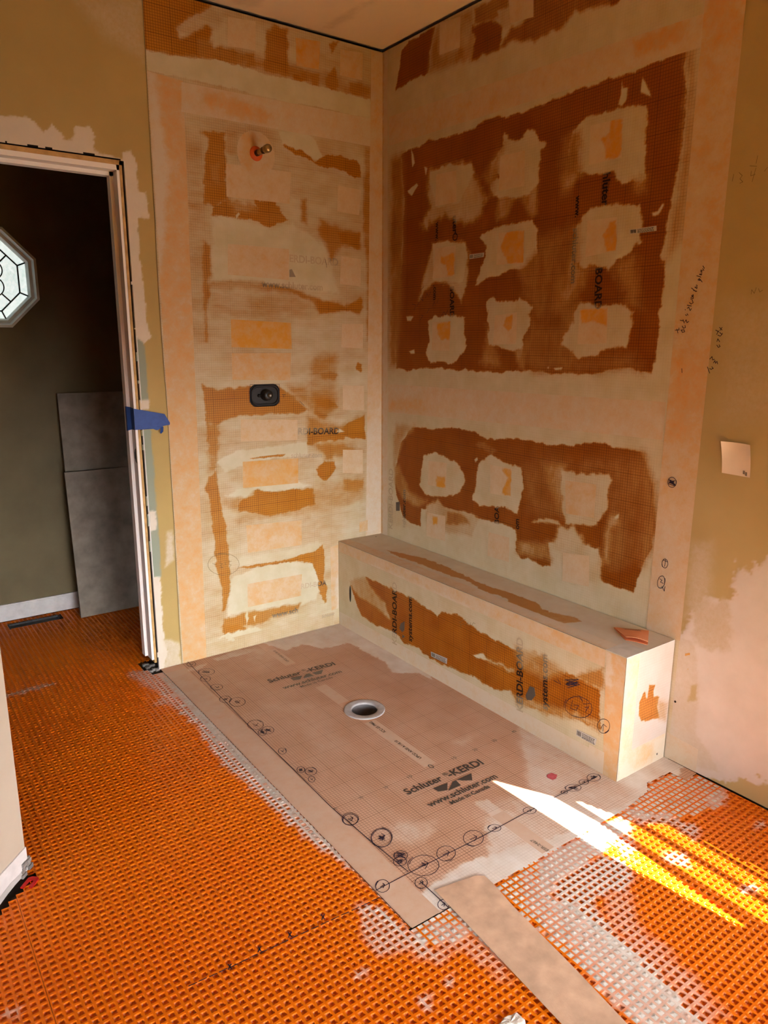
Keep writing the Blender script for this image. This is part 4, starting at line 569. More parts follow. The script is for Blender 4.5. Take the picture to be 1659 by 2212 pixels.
('RW',2.0,[(-1691,987),(-1669,989),(-1694,983),(-1670,998),(-1687,994),(-1671,991),(-1690,999),(-1667,987),(-1687,991),(-1669,992),(-1689,987),(-1667,999),(-1691,985),(-1668,997),(-1690,981),(-1665,984)]),
('RW',2.0,[(-1675,695),(-1672,698),(-1671,703),(-1670,708),(-1671,713),(-1673,717),(-1675,721),(-1679,723),(-1682,724),(-1685,723),(-1689,721),(-1691,717),(-1692,713),(-1693,708),(-1692,703),(-1690,698),(-1688,695),(-1684,692),(-1680,692),(-1677,693),(-1673,695),(-1671,699),(-1670,704)]),
('RW',2.0,[(-1675,718),(-1690,716)]),
('RW',2.0,[(-1683,722),(-1681,697)]),
('RW',2.0,[(-1687,656),(-1688,649),(-1688,642),(-1687,634),(-1684,627),(-1680,621),(-1676,617),(-1671,616),(-1667,616),(-1663,620),(-1661,625),(-1660,631),(-1660,638),(-1662,645),(-1664,652),(-1668,657),(-1672,660),(-1677,662),(-1681,661),(-1684,657),(-1686,652),(-1687,646),(-1687,639)]),
('RW',2.0,[(-1667,649),(-1676,646),(-1671,638),(-1683,636)]),
('RW',2.0,[(-1678,624),(-1689,610),(-1690,627)]),
('RW',1.6,[(-262,1589),(-279,1610),(-249,1618)]),
('RW',1.6,[(-285,1603),(-299,1623)]),
('RW',1.6,[(-307,1643),(-330,1628),(-324,1653)]),
('RW',1.6,[(-347,1638),(-357,1661),(-369,1644)]),
('RW',1.6,[(-374,1650),(-385,1667)]),
('RW',1.6,[(-309,1543),(-332,1563),(-314,1567)]),
('RW',1.6,[(-360,1573),(-376,1593)]),
('RW',1.6,[(-398,1602),(-413,1622),(-419,1605)]),
('RW',1.6,[(-430,1615),(-440,1634)]),
('RW',1.6,[(-454,1550),(-480,1576),(-491,1563),(-506,1582)]),
('RW',1.6,[(-312,1677),(-334,1690)]),
('LW',1.5,[(-921,492),(-898,491),(-874,485),(-852,474),(-834,459),(-823,442),(-820,424),(-825,408),(-838,395),(-857,387),(-880,384),(-905,387),(-929,395),(-950,408),(-965,423),(-973,440),(-973,456),(-966,470),(-953,482),(-934,488),(-913,490),(-890,486),(-868,478)]),
('LW',1.5,[(-952,452),(-933,442)]),
('LW',1.5,[(-918,450),(-903,440),(-915,435),(-902,423),(-919,424)]),
('LW',1.5,[(-891,456),(-888,434)]),
('LW',1.5,[(-876,446),(-857,447)]),
('LW',1.5,[(-873,435),(-860,429),(-870,419)]),
('LW',1.6,[(-731,1254),(-583,1251),(-585,1165),(-601,1163)]),
('LW',1.6,[(-731,1254),(-736,1173)]),
('LW',1.6,[(-571,1203),(-553,1202)]),
('LW',1.6,[(-563,1199),(-562,1188)]),
('LW',1.6,[(-478,1169),(-454,1147)]),
('LW',1.6,[(-327,1817),(-319,1780)]),
('BF',1.8,[(-1517,179),(-1515,191),(-1520,204),(-1530,217),(-1544,229),(-1560,238),(-1578,244),(-1595,245),(-1610,243),(-1622,237),(-1628,227),(-1629,215),(-1625,202),(-1615,189),(-1601,176),(-1583,167),(-1563,161),(-1544,159),(-1528,162),(-1516,169),(-1509,181),(-1510,195),(-1516,210)]),
('BF',1.8,[(-1543,214),(-1538,182),(-1564,187),(-1572,210),(-1549,200)]),
('BF',1.8,[(-1579,242),(-1588,229),(-1569,246)]),
('BF',1.8,[(-1590,222),(-1617,235)]),
('BF',1.8,[(-1599,213),(-1614,222),(-1602,198)]),
('BF',1.8,[(-1562,305),(-1510,266),(-1563,292),(-1517,261),(-1560,294),(-1509,262),(-1558,282),(-1518,254),(-1571,288),(-1503,279),(-1563,303),(-1511,281),(-1558,279),(-1515,282)]),
('BF',1.8,[(-1703,174),(-1698,166),(-1692,159),(-1684,154),(-1675,151),(-1668,152),(-1662,156),(-1658,162),(-1656,170),(-1657,179),(-1661,188),(-1666,196),(-1673,202),(-1681,206),(-1689,207),(-1696,206),(-1701,202),(-1704,196),(-1705,189),(-1704,180),(-1700,172),(-1695,165),(-1688,159)]),
('BF',1.8,[(-1679,159),(-1680,183)]),
('BF',1.8,[(-1671,167),(-1679,186),(-1693,182)]),
('BF',1.8,[(-1469,272),(-1488,255),(-1454,258)]),
('BF',1.3,[(-945,319),(-952,293)]),
('BF',1.3,[(-938,312),(-977,339)]),
('BF',1.3,[(-945,302),(-969,317)]),
('BF',1.3,[(-978,311),(-991,329),(-997,315)]),
('BF',1.3,[(-1006,334),(-1011,322)]),
('BF',1.3,[(-1017,326),(-1023,339),(-1036,339)])]
TEXTS=[('FL','Schluter',(-889,-1399),(-738,-1403),8,1),
('FL','®',(-721,-1387),(-704,-1387),8,0),
('FL','-KERDI',(-710,-1405),(-559,-1411),8,1),
('FL','www.schluter.com',(-871,-1493),(-578,-1499),10,1),
('FL','Made in Canada',(-805,-1522),(-639,-1526),12,1),
('FL','Schluter',(-884,-411),(-725,-414),16,1),
('FL','®',(-712,-396),(-693,-395),16,0),
('FL','-KERDI',(-698,-415),(-553,-421),16,1),
('FL','www.schluter.com',(-863,-501),(-571,-505),24,1),
('FL','Made in Canada',(-795,-530),(-634,-530),26,0),
('FL','ICC-ES PMG',(-713,-1035),(-714,-939),15,1),
('FL','UPC® ANSI A118.10',(-715,-1255),(-717,-1106),15,1),
('FL','UPC® ANSI A118.10',(-710,-267),(-706,-119),25,1),
('FL','ESR-2467',(-716,-1851),(-720,-1788),30,1),
('FL','10',(-829,-1328),(-813,-1328),22,0),
('FL','20',(-930,-1329),(-915,-1328),22,0),
('FL','30',(-1028,-1328),(-1014,-1327),22,0),
('FL','40',(-1128,-1329),(-1114,-1328),22,0),
('FL','0',(-730,-1328),(-713,-1327),22,0),
('FL','10',(-630,-1329),(-613,-1328),22,0),
('FL','20',(-533,-1330),(-515,-1330),22,0),
('FL','30',(-431,-1326),(-412,-1325),22,0),
('FL','40',(-325,-1321),(-306,-1320),22,0),
('LW','ERDI-BOARD',(-514,1794),(-255,1792),10,1),
('LW','www.schluter.com',(-658,1680),(-342,1677),10,1),
('LW','RDI-BOARD',(-490,1012),(-259,999),10,1),
('LW','schluter.com',(-531,904),(-360,891),10,1),
('LW','RDI-BOA',(-493,238),(-344,230),10,1),
('LW','www.sch',(-658,119),(-513,118),10,1),
('RW','hluter',(-1308,2012),(-1310,1905),8,1),
('RW','www.',(-1194,1956),(-1195,1883),8,1),
('RW','schluter.com',(-1190,1847),(-1193,1656),50,1),
('RW','BOARD',(-1302,1701),(-1310,1559),8,1),
('RW','uter®',(-525,1971),(-527,1868),10,1),
('RW','www.',(-410,1960),(-411,1882),15,1),
('RW','.com',(-403,1693),(-402,1629),15,1),
('RW','BOARD',(-516,1681),(-521,1549),8,1),
('RW','KERDI-BOARD',(-103,495),(-104,812),20,1),
('RW','schluter.com',(-212,524),(-212,721),20,1),
('RW','BOA',(-875,680),(-871,758),8,1),
('RW','om',(-994,682),(-991,726),10,1),
('BF','KERDI-BOARD',(-506,58),(-502,363),8,1),
('BF','systems.com',(-622,115),(-617,328),8,1),
('BF','KERDI-BOARD',(-1313,67),(-1294,363),8,1),
('BF','systems.com',(-1433,128),(-1417,342),12,1),
('BF','Schluter',(-1641,47),(-1680,44),35,1),
('BE','Schluter',(-52,46),(-21,50),30,1),
('LW','Schluter',(-374,56),(-297,58),30,1)]
LOGO=[('FL',[(-798,-1419),(-740,-1424),(-766,-1454),(-796,-1443)],8),
('FL',[(-766,-1458),(-721,-1428),(-706,-1428),(-712,-1459)],8),
('FL',[(-701,-1428),(-635,-1427),(-661,-1460),(-688,-1443)],8),
('FL',[(-789,-424),(-734,-430),(-759,-457),(-788,-450)],24),
('FL',[(-743,-457),(-715,-429),(-697,-430),(-694,-464)],24),
('FL',[(-685,-431),(-629,-433),(-655,-464),(-681,-457)],24),
('LW',[(-515,1760),(-503,1763),(-484,1730),(-516,1728)],45),
('RW',[(-132,644),(-164,653),(-164,605),(-133,599)],15),
('BF',[(-535,176),(-565,196),(-565,154),(-549,138),(-527,150)],15),
('BF',[(-552,128),(-569,123),(-549,108)],15),
('BF',[(-1323,143),(-1342,189),(-1364,191),(-1371,163),(-1354,136),(-1330,128)],12),
('BF',[(-1659,25),(-1668,27),(-1675,19),(-1664,16)],20),
('BF',[(-1672,26),(-1682,25),(-1684,18),(-1677,18)],20),
('BE',[(-52,33),(-43,33),(-43,25),(-49,25)],20)]
CEIL=[[(-358,-44),(-350,-274),(-347,-346),(-308,-408),(-330,-289),(-302,-200),(-312,-58)],[(-798,-48),(-673,-173),(-669,-57),(-742,-39)]]
TAPE=[(-1283,1178),(-1254,1171),(-1133,1144),(-1111,1105),(-1113,1097),(-1143,1094),(-1151,1065),(-1157,1064),(-1154,1086),(-1162,1079),(-1172,1078),(-1184,1084),(-1261,1085),(-1279,1079)]
NOTE=[(-1841,1148),(-1936,1147),(-1940,1046),(-1848,1048)]
SPON=[(-95,-1563),(-49,-1553),(-17,-1599),(-14,-1657),(-37,-1677),(-138,-1722),(-154,-1665),(-139,-1641)]
STICK=[[(-637,1805),(-727,1805),(-725,1788),(-638,1786)],[(-1433,1816),(-1536,1817),(-1538,1801),(-1435,1801)]]
STICKB=[[(-759,118),(-869,126),(-867,100),(-762,97)],[(-1570,117),(-1657,120),(-1653,93),(-1570,93)]]
REDSPOT=[(-432,-1584),(-408,-1585),(-402,-1605),(-421,-1617),(-437,-1616),(-442,-1596)]
DRIP=[(-111,242),(-110,155)]
DOT1=[(-1770,227)]
DOT2=[(-66,-46)]
SCRAP=[(-1812,340),(-1785,329),(-1788,417),(-1805,422)]
SLIVER=[(-0.605, -1.502), (-0.5127, -1.676), (-0.498, -1.868), (-0.527, -2.337), (-0.587, -1.97)]


# ---------------------------------------------------------------- the setting
floor = MB().box(-4.2, -.742, -5.8, 1.3, -.20, -.0085).box(-.622, .2, -5.8, 1.3, -.20, -.0085).box(-.742, -.622, -5.8, -.903, -.20, -.0085).box(-.742, -.622, -.783, 1.3, -.20, -.0085).box(-.742, -.622, -.903, -.783, -.2, -.1).build('floor', M_SUB, kind='structure')
bounce = MB()
for i in range(4): bounce.box(-4.19+i*1.055, -4.19+i*1.055+1.05, -5.79, -2.78, -.0083, .004)
bounce.build('bounce_floor', plain('bounce_tan', (0.66, 0.4, 0.085), .75, .2, .12, 6), floor, kind='stuff')  # unseen floor sheets added, tan chosen to bounce warm sunlight up the walls
ST = dict(kind='structure')
# left wall (the shower's valve wall and the door wall): framing behind, boards in front
wl = MB(); DX0, DX1, DZ = -2.12, -1.226, 2.128
wl.box(-4.2, DX0, .0135, .12, -.008, H); wl.box(DX1, .0, .0135, .12, -.008, H); wl.box(DX0, DX1, .0135, .12, DZ, H)
wall_left = wl.build('wall_left', M_DARK, **ST)
EDGE = [(-1113,2745),(-1113,2696),(-1117,2335),(-1119,1903),(-1122,1635),(-1121,1443),(-1116,1156),(-1118,926),(-1118,650),(-1121,404),(-1123,146),(-1121,-3)]
rng = random.Random(3)
edge_b = [(x+rng.uniform(-1, 1), z) for x, z in EDGE]
surface('tile_board', 'LW', -1.128, 0, 0, 2.744, .0036, LAY['LW'], .78, M_LW, wall_left, vary=.5, outline=edge_b+[(3,-3),(3,2746)])
MB().box(-1.10, 0, .002, .013, 0, 2.742).build('board_core', M_RUBBLE, wall_left)
hole_l = [(-2119,-30)]+[(-2119,2127),(-2100,2129)]+[(x, 2126+rng.uniform(-3, 4)) for x in range(-2060, -1230, 30)]+[(-1228+rng.uniform(-3, 4), z) for z in range(2120, -10, -30)]+[(-1227,-30)]
surface('drywall_sheet', 'LW', -2.6, -1.10, 0, 2.75, .006, LAY['LP'], 0, M_PAINTL, wall_left, h=-.0014, outline=[(-2590,-3),(-2590,2752)]+[(x+5, z) for x, z in EDGE], holes=[hole_l], relief=.0012,
        extra={'grn': lambda U, V: field(U, V, GREEN, 0)})
MB().box(-4.2, -2.58, -.0005, .0135, 0, 2.75).build('drywall_sheet', M_WALL, wall_left)
MB().box(-1.2265, -1.2225, .0004, .0132, 0, 2.12).build('drywall_edge', M_BASEB, wall_left)
# right wall
WY0, WY1, WZ0, WZ1 = -3.45, -2.16, .16, 2.12      # patio window, outside the frame
PY0, PY1, PZ1 = SUN_GAP                             # unseen opening added beyond it, lets sun onto the floor for warm bounce
wr = MB(); wr.box(.0135, .14, WY1, .12, -.008, H); wr.box(.0135, .14, PY1, WY0, -.008, H); wr.box(.0135, .14, -5.8, PY0, -.008, H); wr.box(.0135, .14, PY0, PY1, PZ1, H); wr.box(.0135, .14, WY0, WY1, -.008, WZ0); wr.box(.0135, .14, WY0, WY1, WZ1, H)
wall_right = wr.build('wall_right', M_DARK, **ST)
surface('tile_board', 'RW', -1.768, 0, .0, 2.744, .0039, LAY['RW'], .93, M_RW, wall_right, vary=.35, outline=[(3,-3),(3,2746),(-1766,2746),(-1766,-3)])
hole_r = [(WY0*1000, WZ0*1000), (WY1*1000, WZ0*1000), (WY1*1000, WZ1*1000), (WY0*1000, WZ1*1000)]
surface('drywall_sheet', 'RW', -2.6, -1.762, 0.005, 2.75, .007, LAY['RP'], 0, M_PAINTR, wall_right, holes=[hole_r], relief=.0012)
dz = MB(); dz.box(-.0005, .0135, PY1, -3.45, 0, 2.75); dz.box(-.0005, .0135, -5.8, PY0, 0, 2.75); dz.box(-.0005, .0135, PY0, PY1, PZ1, 2.75); dz.box(-.0005, .0135, -3.45, -2.6, WZ1, 2.75); dz.box(-.0005, .0135, -3.45, -2.6, 0, WZ0)
dz.build('drywall_sheet', M_WALL, wall_right)
# ceiling: a drywall lid that stops 8 mm short of the boards
CEILL = [(60, 14, 10, c) for c in CEIL]
ce = surface('ceiling', 'CE', -2.6, -.005, -2.2, -.005, .02, CEILL, 0, M_CEIL, relief=.0005, **ST)
cb = MB(); cb.box(-4.2, .14, -5.8, .12, H+.012, H+.1); cb.box(-4.2, -2.59, -5.8, -.008, H, H+.012); cb.box(-2.6, -.005, -5.8, -2.19, H, H+.012)
cb.build('ceiling_deck', M_CEIL, ce)
# closet beyond the door
cw = MB(); cx, cz, ap = -1.602, 1.739, .234
octo = [(cx+ap/math.cos(math.pi/8)*math.cos(math.pi/8+i*math.pi/4), cz+ap/math.cos(math.pi/8)*math.sin(math.pi/8+i*math.pi/4)) for i in range(8)]
def ring_wall(y, quad, hole):
    V = [(x, y, z) for x, z in quad+hole]; T = tessellate_polygon([[Vector((x, z, 0)) for x, z in quad], [Vector((x, z, 0)) for x, z in hole]])
    return V, [tuple(t) for t in T]
V_, F_ = ring_wall(1.04, [(-2.9, 0), (-.9, 0), (-.9, 2.6), (-2.9, 2.6)], octo)
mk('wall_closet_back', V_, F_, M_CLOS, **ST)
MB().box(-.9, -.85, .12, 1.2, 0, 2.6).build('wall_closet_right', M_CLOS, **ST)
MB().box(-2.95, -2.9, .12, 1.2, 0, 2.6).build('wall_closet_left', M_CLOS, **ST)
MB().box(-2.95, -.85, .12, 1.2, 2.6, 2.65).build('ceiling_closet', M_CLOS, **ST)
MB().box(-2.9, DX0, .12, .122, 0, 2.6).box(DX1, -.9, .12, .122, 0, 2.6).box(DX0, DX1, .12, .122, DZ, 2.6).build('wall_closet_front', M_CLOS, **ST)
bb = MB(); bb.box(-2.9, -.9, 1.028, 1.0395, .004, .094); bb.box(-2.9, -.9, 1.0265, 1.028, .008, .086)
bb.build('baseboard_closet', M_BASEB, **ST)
# octagonal window
win = MB()
def octp(a): return [(cx+a/math.cos(math.pi/8)*math.cos(math.pi/8+i*math.pi/4), cz+a/math.cos(math.pi/8)*math.sin(math.pi/8+i*math.pi/4)) for i in range(8)]
def octring(mb, a0, y0, a1, y1):
    A, B = octp(a0), octp(a1); b = len(mb.V)
    mb.V += [(x, y0, z) for x, z in A]+[(x, y1, z) for x, z in B]
    for i in range(8):
        j = (i+1) % 8; mb.F.append((b+i, b+j, b+8+j, b+8+i))
for a0, y0, a1, y1 in ((.234,1.04,.234,1.028),(.234,1.028,.222,1.026),(.222,1.026,.214,1.05),(.214,1.05,.200,1.052),(.200,1.052,.192,1.075),(.192,1.075,.19,1.085)): octring(win, a0, y0, a1, y1)
window_1 = win.build('window_1', plain('window_frame_white', (.80,.83,.80), .5, .3, .08, 20), **ST)
mk('pane', [(x, 1.082, z) for x, z in octp(.193)], [tuple(range(8))], M_GLASS, window_1)
cm = MB()
def came(x0, z0, x1, z1, wd=.0035):
    d = Vector((x1-x0, z1-z0)); n_ = Vector((-d.y, d.x)).normalized()*wd
    q = [(x0+n_.x, z0+n_.y), (x1+n_.x, z1+n_.y), (x1-n_.x, z1-n_.y), (x0-n_.x, z0-n_.y)]
    cm.prism(q, lambda u, v, h: (u, 1.0805-h, v), 0, .004)
oc, oi = octp(.193), octp(.155)
for i in range(8):
    came(*oi[i], *oi[(i+1) % 8]); came(*oi[i], *oc[i])
fl_ = []
for i in range(65):
    a = 2*math.pi*i/64; r = .060+.042*abs(math.sin(2*a))**.75; fl_.append((cx+r*math.cos(a), cz+r*math.sin(a)))
for i in range(64): came(*fl_[i], *fl_[i+1], .0028)
for i in range(4):
    a = math.pi/4+i*math.pi/2; came(cx+.101*math.cos(a), cz+.101*math.sin(a), cx+.155*math.cos(a), cz+.155*math.sin(a))
    a = i*math.pi/2; came(cx+.061*math.cos(a), cz+.061*math.sin(a), cx+.02*math.cos(a), cz+.02*math.sin(a), .0024)
cm.build('lead_came', M_CAME, window_1)
# door frame
dr = MB(); dr.box(-1.258, -1.239, -.004, .125, .055, 2.112); dr.box(-2.112, -1.239, -.004, .125, 2.084, 2.105)
dr.box(-2.112, -2.092, -.004, .125, .02, 2.1)
door_1 = dr.build('door_1', M_WHITE, **ST)
MB().box(-1.272, -1.258, .045, .083, .06, 2.084).box(-2.09, -1.258, .045, .083, 2.07, 2.084).build('door_stop', M_WHITE, door_1)
MB().box(-1.2475, -1.2375, -.0065, .1, .04, 2.118).build('rough_edge', M_WOOD, door_1)
MB().box(-2.1, -1.2375, -.0065, .1, 2.1025, 2.119).build('rough_edge', M_WOOD, door_1)
sp = MB(); n_ = 14
pts = [(.002+.030*math.sin(math.pi*i/n_)*.9, .975-.032*math.cos(math.pi*i/n_)) for i in range(n_+1)]
sp.prism([(-.003, .943)]+[(.001+.022*math.sin(math.pi*i/n_), .975-.03*math.cos(math.pi*i/n_)) for i in range(n_+1)]+[(-.003, 1.007)], lambda u, v, h: (-1.2585-h, u, v), 0, .0022)
sp.build('strike_plate', M_BRASSD, door_1)
MB().box(-1.262, -1.2585, .004, .018, .962, .990).build('strike_hole', M_BLACK, door_1)
# angled wall at the near left
ux, uy = .6757, .7372; nx, ny = .7372, -.6757; ex_, ey_ = -1.9705, -1.0683
def AW(t, h, z): return (ex_-ux*t+nx*h, ey_-uy*t+ny*h, z)
aw = MB()
def abox(mb, t0, t1, h0, h1, z0, z1):
    b = len(mb.V); mb.V += [AW(t, h, z) for t in (t0, t1) for h in (h0, h1) for z in (z0, z1)]
    mb.F += [tuple(b+i for i in f) for f in ((0,1,3,2),(4,6,7,5),(0,4,5,1),(2,3,7,6),(0,2,6,4),(1,5,7,3))]
abox(aw, 0, 3.2, -.12, 0, .02, H)
wall_angled = aw.build('wall_angled', plain('wall_beige', (.50,.425,.33), .75, .2, .05, 5, bump=.1), **ST)
bs = MB(); rg = random.Random(5)
tt = [0.0, .04, .08, .13, .2, .35, .6, 1.0, 1.8, 2.7]
poly = [(t, .082+rg.uniform(-.002, .002)) for t in tt]+[(t, .014+rg.uniform(-.005, .006)) for t in reversed(tt)]
bs.prism(poly, lambda u, v, h: AW(u, h, v), 0, .004)
bs.build('baseboard_angled', M_BASEB, **ST)
gs = MB(); gs.prism([(t, .03+rg.uniform(-.003, .003)) for t in tt]+[(t, .010+rg.uniform(-.004, .004)) for t in reversed(tt)], lambda u, v, h: AW(u, h, v), 0, .0048)
gs.build('drywall_edge', plain('gypsum_grey', (.5,.49,.46), .9, .1), wall_angled)
rb = MB()
for k in range(16):
    t, z, r = rg.uniform(-.004, .03), rg.uniform(.012, .05), rg.uniform(.004, .011)
    abox(rb, t-r, t+r*.6, .002, .003+r*.7, z-r*.6, z+r*.5)
rb.build('broken_plaster', M_RUBBLE, wall_angled, kind='stuff')
# the rest of the room, behind the camera
MB().box(-4.25, -4.2, -5.8, .12, 0, H).build('wall_far', M_WALL, **ST)
MB().box(-4.2, .14, -5.85, -5.8, 0, H).build('wall_back', M_WALL, **ST)
# board added over the unseen window; its sliver and slits shape the sun streaks
def back(x, y):
    t = -x/(-SUN_D.x)*-1 if False else x/SUN_D.x
    return (y-SUN_D.y*t, -SUN_D.z*t)      # on the plane x=0
ZS = .935
outer = [(WY0, ZS), (WY1, ZS), (WY1, WZ1), (WY0, WZ1)]
sliver = [back(x, y) for x, y in SLIVER]
T = tessellate_polygon([[Vector((q[0], q[1], 0)) for q in l] for l in (outer, sliver)]); allp = outer+sliver
# below it a blind: slats with narrow gaps, each gap starting where its row of light starts
slat = MB(); zt = ZS; x = .4675
while x > .282:
    duty = [.34, .10, .32, .12, .26][0 if x > .41 else 1 if x > .38 else 2 if x > .33 else 3 if x > .31 else 4]
    zo1 = 2*x; zo0 = zo1-.018*duty*1.15
    ytip = float(np.interp(-x, [-.46, -.41, -.32, -.28], [-1.74, -1.904, -1.978, -2.267])); ys = ytip-.6*2*x
    slat.box(-.001, .001, WY0, WY1, zo1, zt); slat.box(-.001, .001, ys, WY1, zo0, zo1); zt = zo0; x -= .009
slat.box(-.001, .001, WY0, WY1, WZ0, zt)
win2 = MB().box(.02, .10, WY0, WY0+.05, WZ0, WZ1).box(.02, .10, WY1-.05, WY1, WZ0, WZ1).box(.02, .10, WY0, WY1, WZ1-.05, WZ1).box(.02, .10, WY0, WY1, WZ0, WZ0+.03)
window_2 = win2.build('window_2', M_WHITE, **ST)
mk('sun_mask', [(0.0, q[0], q[1]) for q in allp], [tuple(t) for t in T], M_COVER, window_2)
slat.build('blind', M_COVER, window_2, kind='stuff')

# ---------------------------------------------------------------- fleece bands and screw patches on the walls
def rect(u0, u1, v0, v1): return [(u0*1000, v0*1000), (u1*1000, v0*1000), (u1*1000, v1*1000), (u0*1000, v1*1000)]
def band(name, s, quad, base, layers=(), parent=None, mat=None, res=.006, h=.0006, relief=-.0003, th=.0006, **k):
    q = [tuple(p) for p in quad]
    du = max(abs(q[1][0]-q[0][0]), abs(q[2][0]-q[3][0]))/1000; dv = max(abs(q[3][1]-q[0][1]), abs(q[2][1]-q[1][1]))/1000
    return surface(name, s, 0, du, 0, dv, res, layers, base, mat or M_FLEECE, parent, h=h+th, relief=relief, quad=q, **k)
LWL = [(2, 18, 8, [(-1117,2455),(-1085,2455),(-1075,2300),(-1062,2200),(-1050,2120),(-1052,2070),(-1072,1990),(-1085,1850),(-1117,1700)])]
band('membrane_band', 'LW', [(-1115,2),(-1003,0),(-972,2446),(-1113,2455)], .57, LWL, wall_left)
HBL = [(62, 20, 10, [(-900,2425),(-800,2430),(-700,2420),(-585,2390),(-600,2340),(-760,2350),(-900,2380)])]
band('membrane_band', 'LW', [(-985,2333),(-70,2335),(-70,2455),(-978,2441)], .20, HBL, wall_left, h=.0011)
band('membrane_band', 'LW', [(-100,HB*1000),(-2,HB*1000),(-2,2738),(-66,2738)], .36, [(10, 20, 8, [(-100,440),(0,440),(0,1150),(-100,1000)])], wall_left, h=.0014)
band('membrane_band', 'LW', [(-315,85),(-272,88),(-272,432),(-318,425)], .42, [(10, 8, 6, [(-285,80),(-268,80),(-268,300),(-290,250)])], wall_left)
band('membrane_flap', 'LW', [(-1005,0),(-300,0),(-300,74),(-1005,66)], .78, (), wall_left, mat=M_LW)
band('membrane_patch', 'LW', [(-140,478),(-88,480),(-88,536),(-140,532)], .5, (), wall_left, mat=M_PATCH, h=.002)
band('membrane_band', 'RW', [(-1765,HB*1000),(-1631,HB*1000),(-1639,2738),(-1768,2738)], .42, [(62, 40, 12, [(-1765,2300),(-1640,2300),(-1640,2550),(-1765,2550)]), (60, 40, 12, [(-1765,1150),(-1640,1150),(-1640,1420),(-1765,1420)]), (22, 60, 10, [(-1765,440),(-1630,440),(-1630,900),(-1765,900)])], wall_right, h=.0012)
band('membrane_band', 'RW', [(-1646,2308),(-58,2337),(-56,2462),(-1636,2397)], .26, [(70, 18, 10, [(-1390,2400),(-1560,2400),(-1600,2390),(-1590,2350),(-1500,2345),(-1400,2350)]), (45, 40, 12, [(-300,2350),(-900,2340),(-900,2380),(-300,2390)])], wall_right)
band('membrane_band', 'RW', [(-1627,1128),(-60,1098),(-58,1237),(-1629,1254)], .22, [(55, 40, 10, [(-60,1100),(-60,1160),(-330,1190),(-400,1120)])], wall_right)
band('membrane_band', 'RW', [(-60,HB*1000),(-2,HB*1000),(-2,2738),(-40,2738)], .10, [(55, 6, 6, [(-14,440),(0,440),(0,2740),(-10,2740)])], wall_right, h=.0014)
for s, q, o, t in PATCH:
    b = sorted(q, key=lambda p: (p[1], p[0]))
    pr = wall_left if s == 'LW' else wall_right
    lo = sorted(b[:2]); hi = sorted(b[2:], reverse=True)
    band('screw_patch', s, lo+hi, t/100.0+(.14 if s == 'LW' else .05), [(92, 4, 5, oo) for oo in o], pr, mat=M_PATCH, res=.005, h=.0014)
# ---------------------------------------------------------------- shower pan
DC, DR, DRI = (-.682, -.843), .083, .0525
circ = lambda r, n=48: [((DC[0]+r*math.cos(2*math.pi*i/n))*1000, (DC[1]+r*math.sin(2*math.pi*i/n))*1000) for i in range(n)]
def grd(U, V):
    g = np.ones(U.shape); g[U < -1.125] = 0
    st = (U > -.745) & (U < -.692) & (((V > -1.31) & (V < -.56)) | (V > -.30) | (V < -1.62)); g[st] = 0
    return g
pan_outline = [(-1222,-2),(-266,-2),(-266,-1744),(-3,-1744),(-3,-1876),(-66,-1880),(-70,-1818),(-191,-1812),(-234,-1843),(-370,-1857),(-955,-1858),(-1092,-1850),(-1222,-1846)]
pan = surface('shower_pan', 'FL', -1.226, .002, -1.89, .0, .0036, LAY['FL'], .10, M_PAN, None, vary=.5, outline=pan_outline, holes=[circ(.07)], relief=.0006, extra={'grd': grd},
   label='tan gridded waterproof sheet covering the shower floor, with black print and marker circles', category='shower floor')
MB().box(-1.18, -.742, -1.81, 0, -.006, -.001).box(-.622, -.28, -1.81, 0, -.006, -.001).box(-.742, -.622, -1.81, -.903, -.006, -.001).box(-.742, -.622, -.783, 0, -.006, -.001).build('pan_base', M_RUBBLE, pan)
for i, (y0, y1) in enumerate(((-1.305, -.935), (-.745, -.565), (-.295, -.10), (-1.85, -1.64))):
    band('bare_strip', 'FL', rect(-.744, -.693, y0, y1), .22 if i < 3 else .1, (), pan, mat=M_STRIP, h=.0004)
band('bare_strip', 'FL', rect(-1.221, -1.128, -1.85, -.06), .30, [(0, 6, 8, [(-1225,-60),(-1125,-60),(-1125,-110),(-1225,-130)])], pan, mat=M_STRIP, h=.0004)
dm = MB(); dm.lathe([(DR, .000), (DR, .0028), (.078, .0036), (DRI+.004, .0032), (DRI, .0018), (DRI-.0005, -.005)], lambda a, b, h: (DC[0]+a, DC[1]+b, PAN_Z+h), 56)
drain = dm.build('shower_drain', M_DRAIN, smooth=True, label='round grey drain flange with a dark open throat in the tan shower floor', category='drain')
MB().lathe([(DRI-.0008, -.004), (DRI-.004, -.045), (.040, -.070), (.030, -.085), (.0, -.085)], lambda a, b, h: (DC[0]+a, DC[1]+b, PAN_Z+h), 40).build('throat', M_DRAIND, drain, smooth=True)
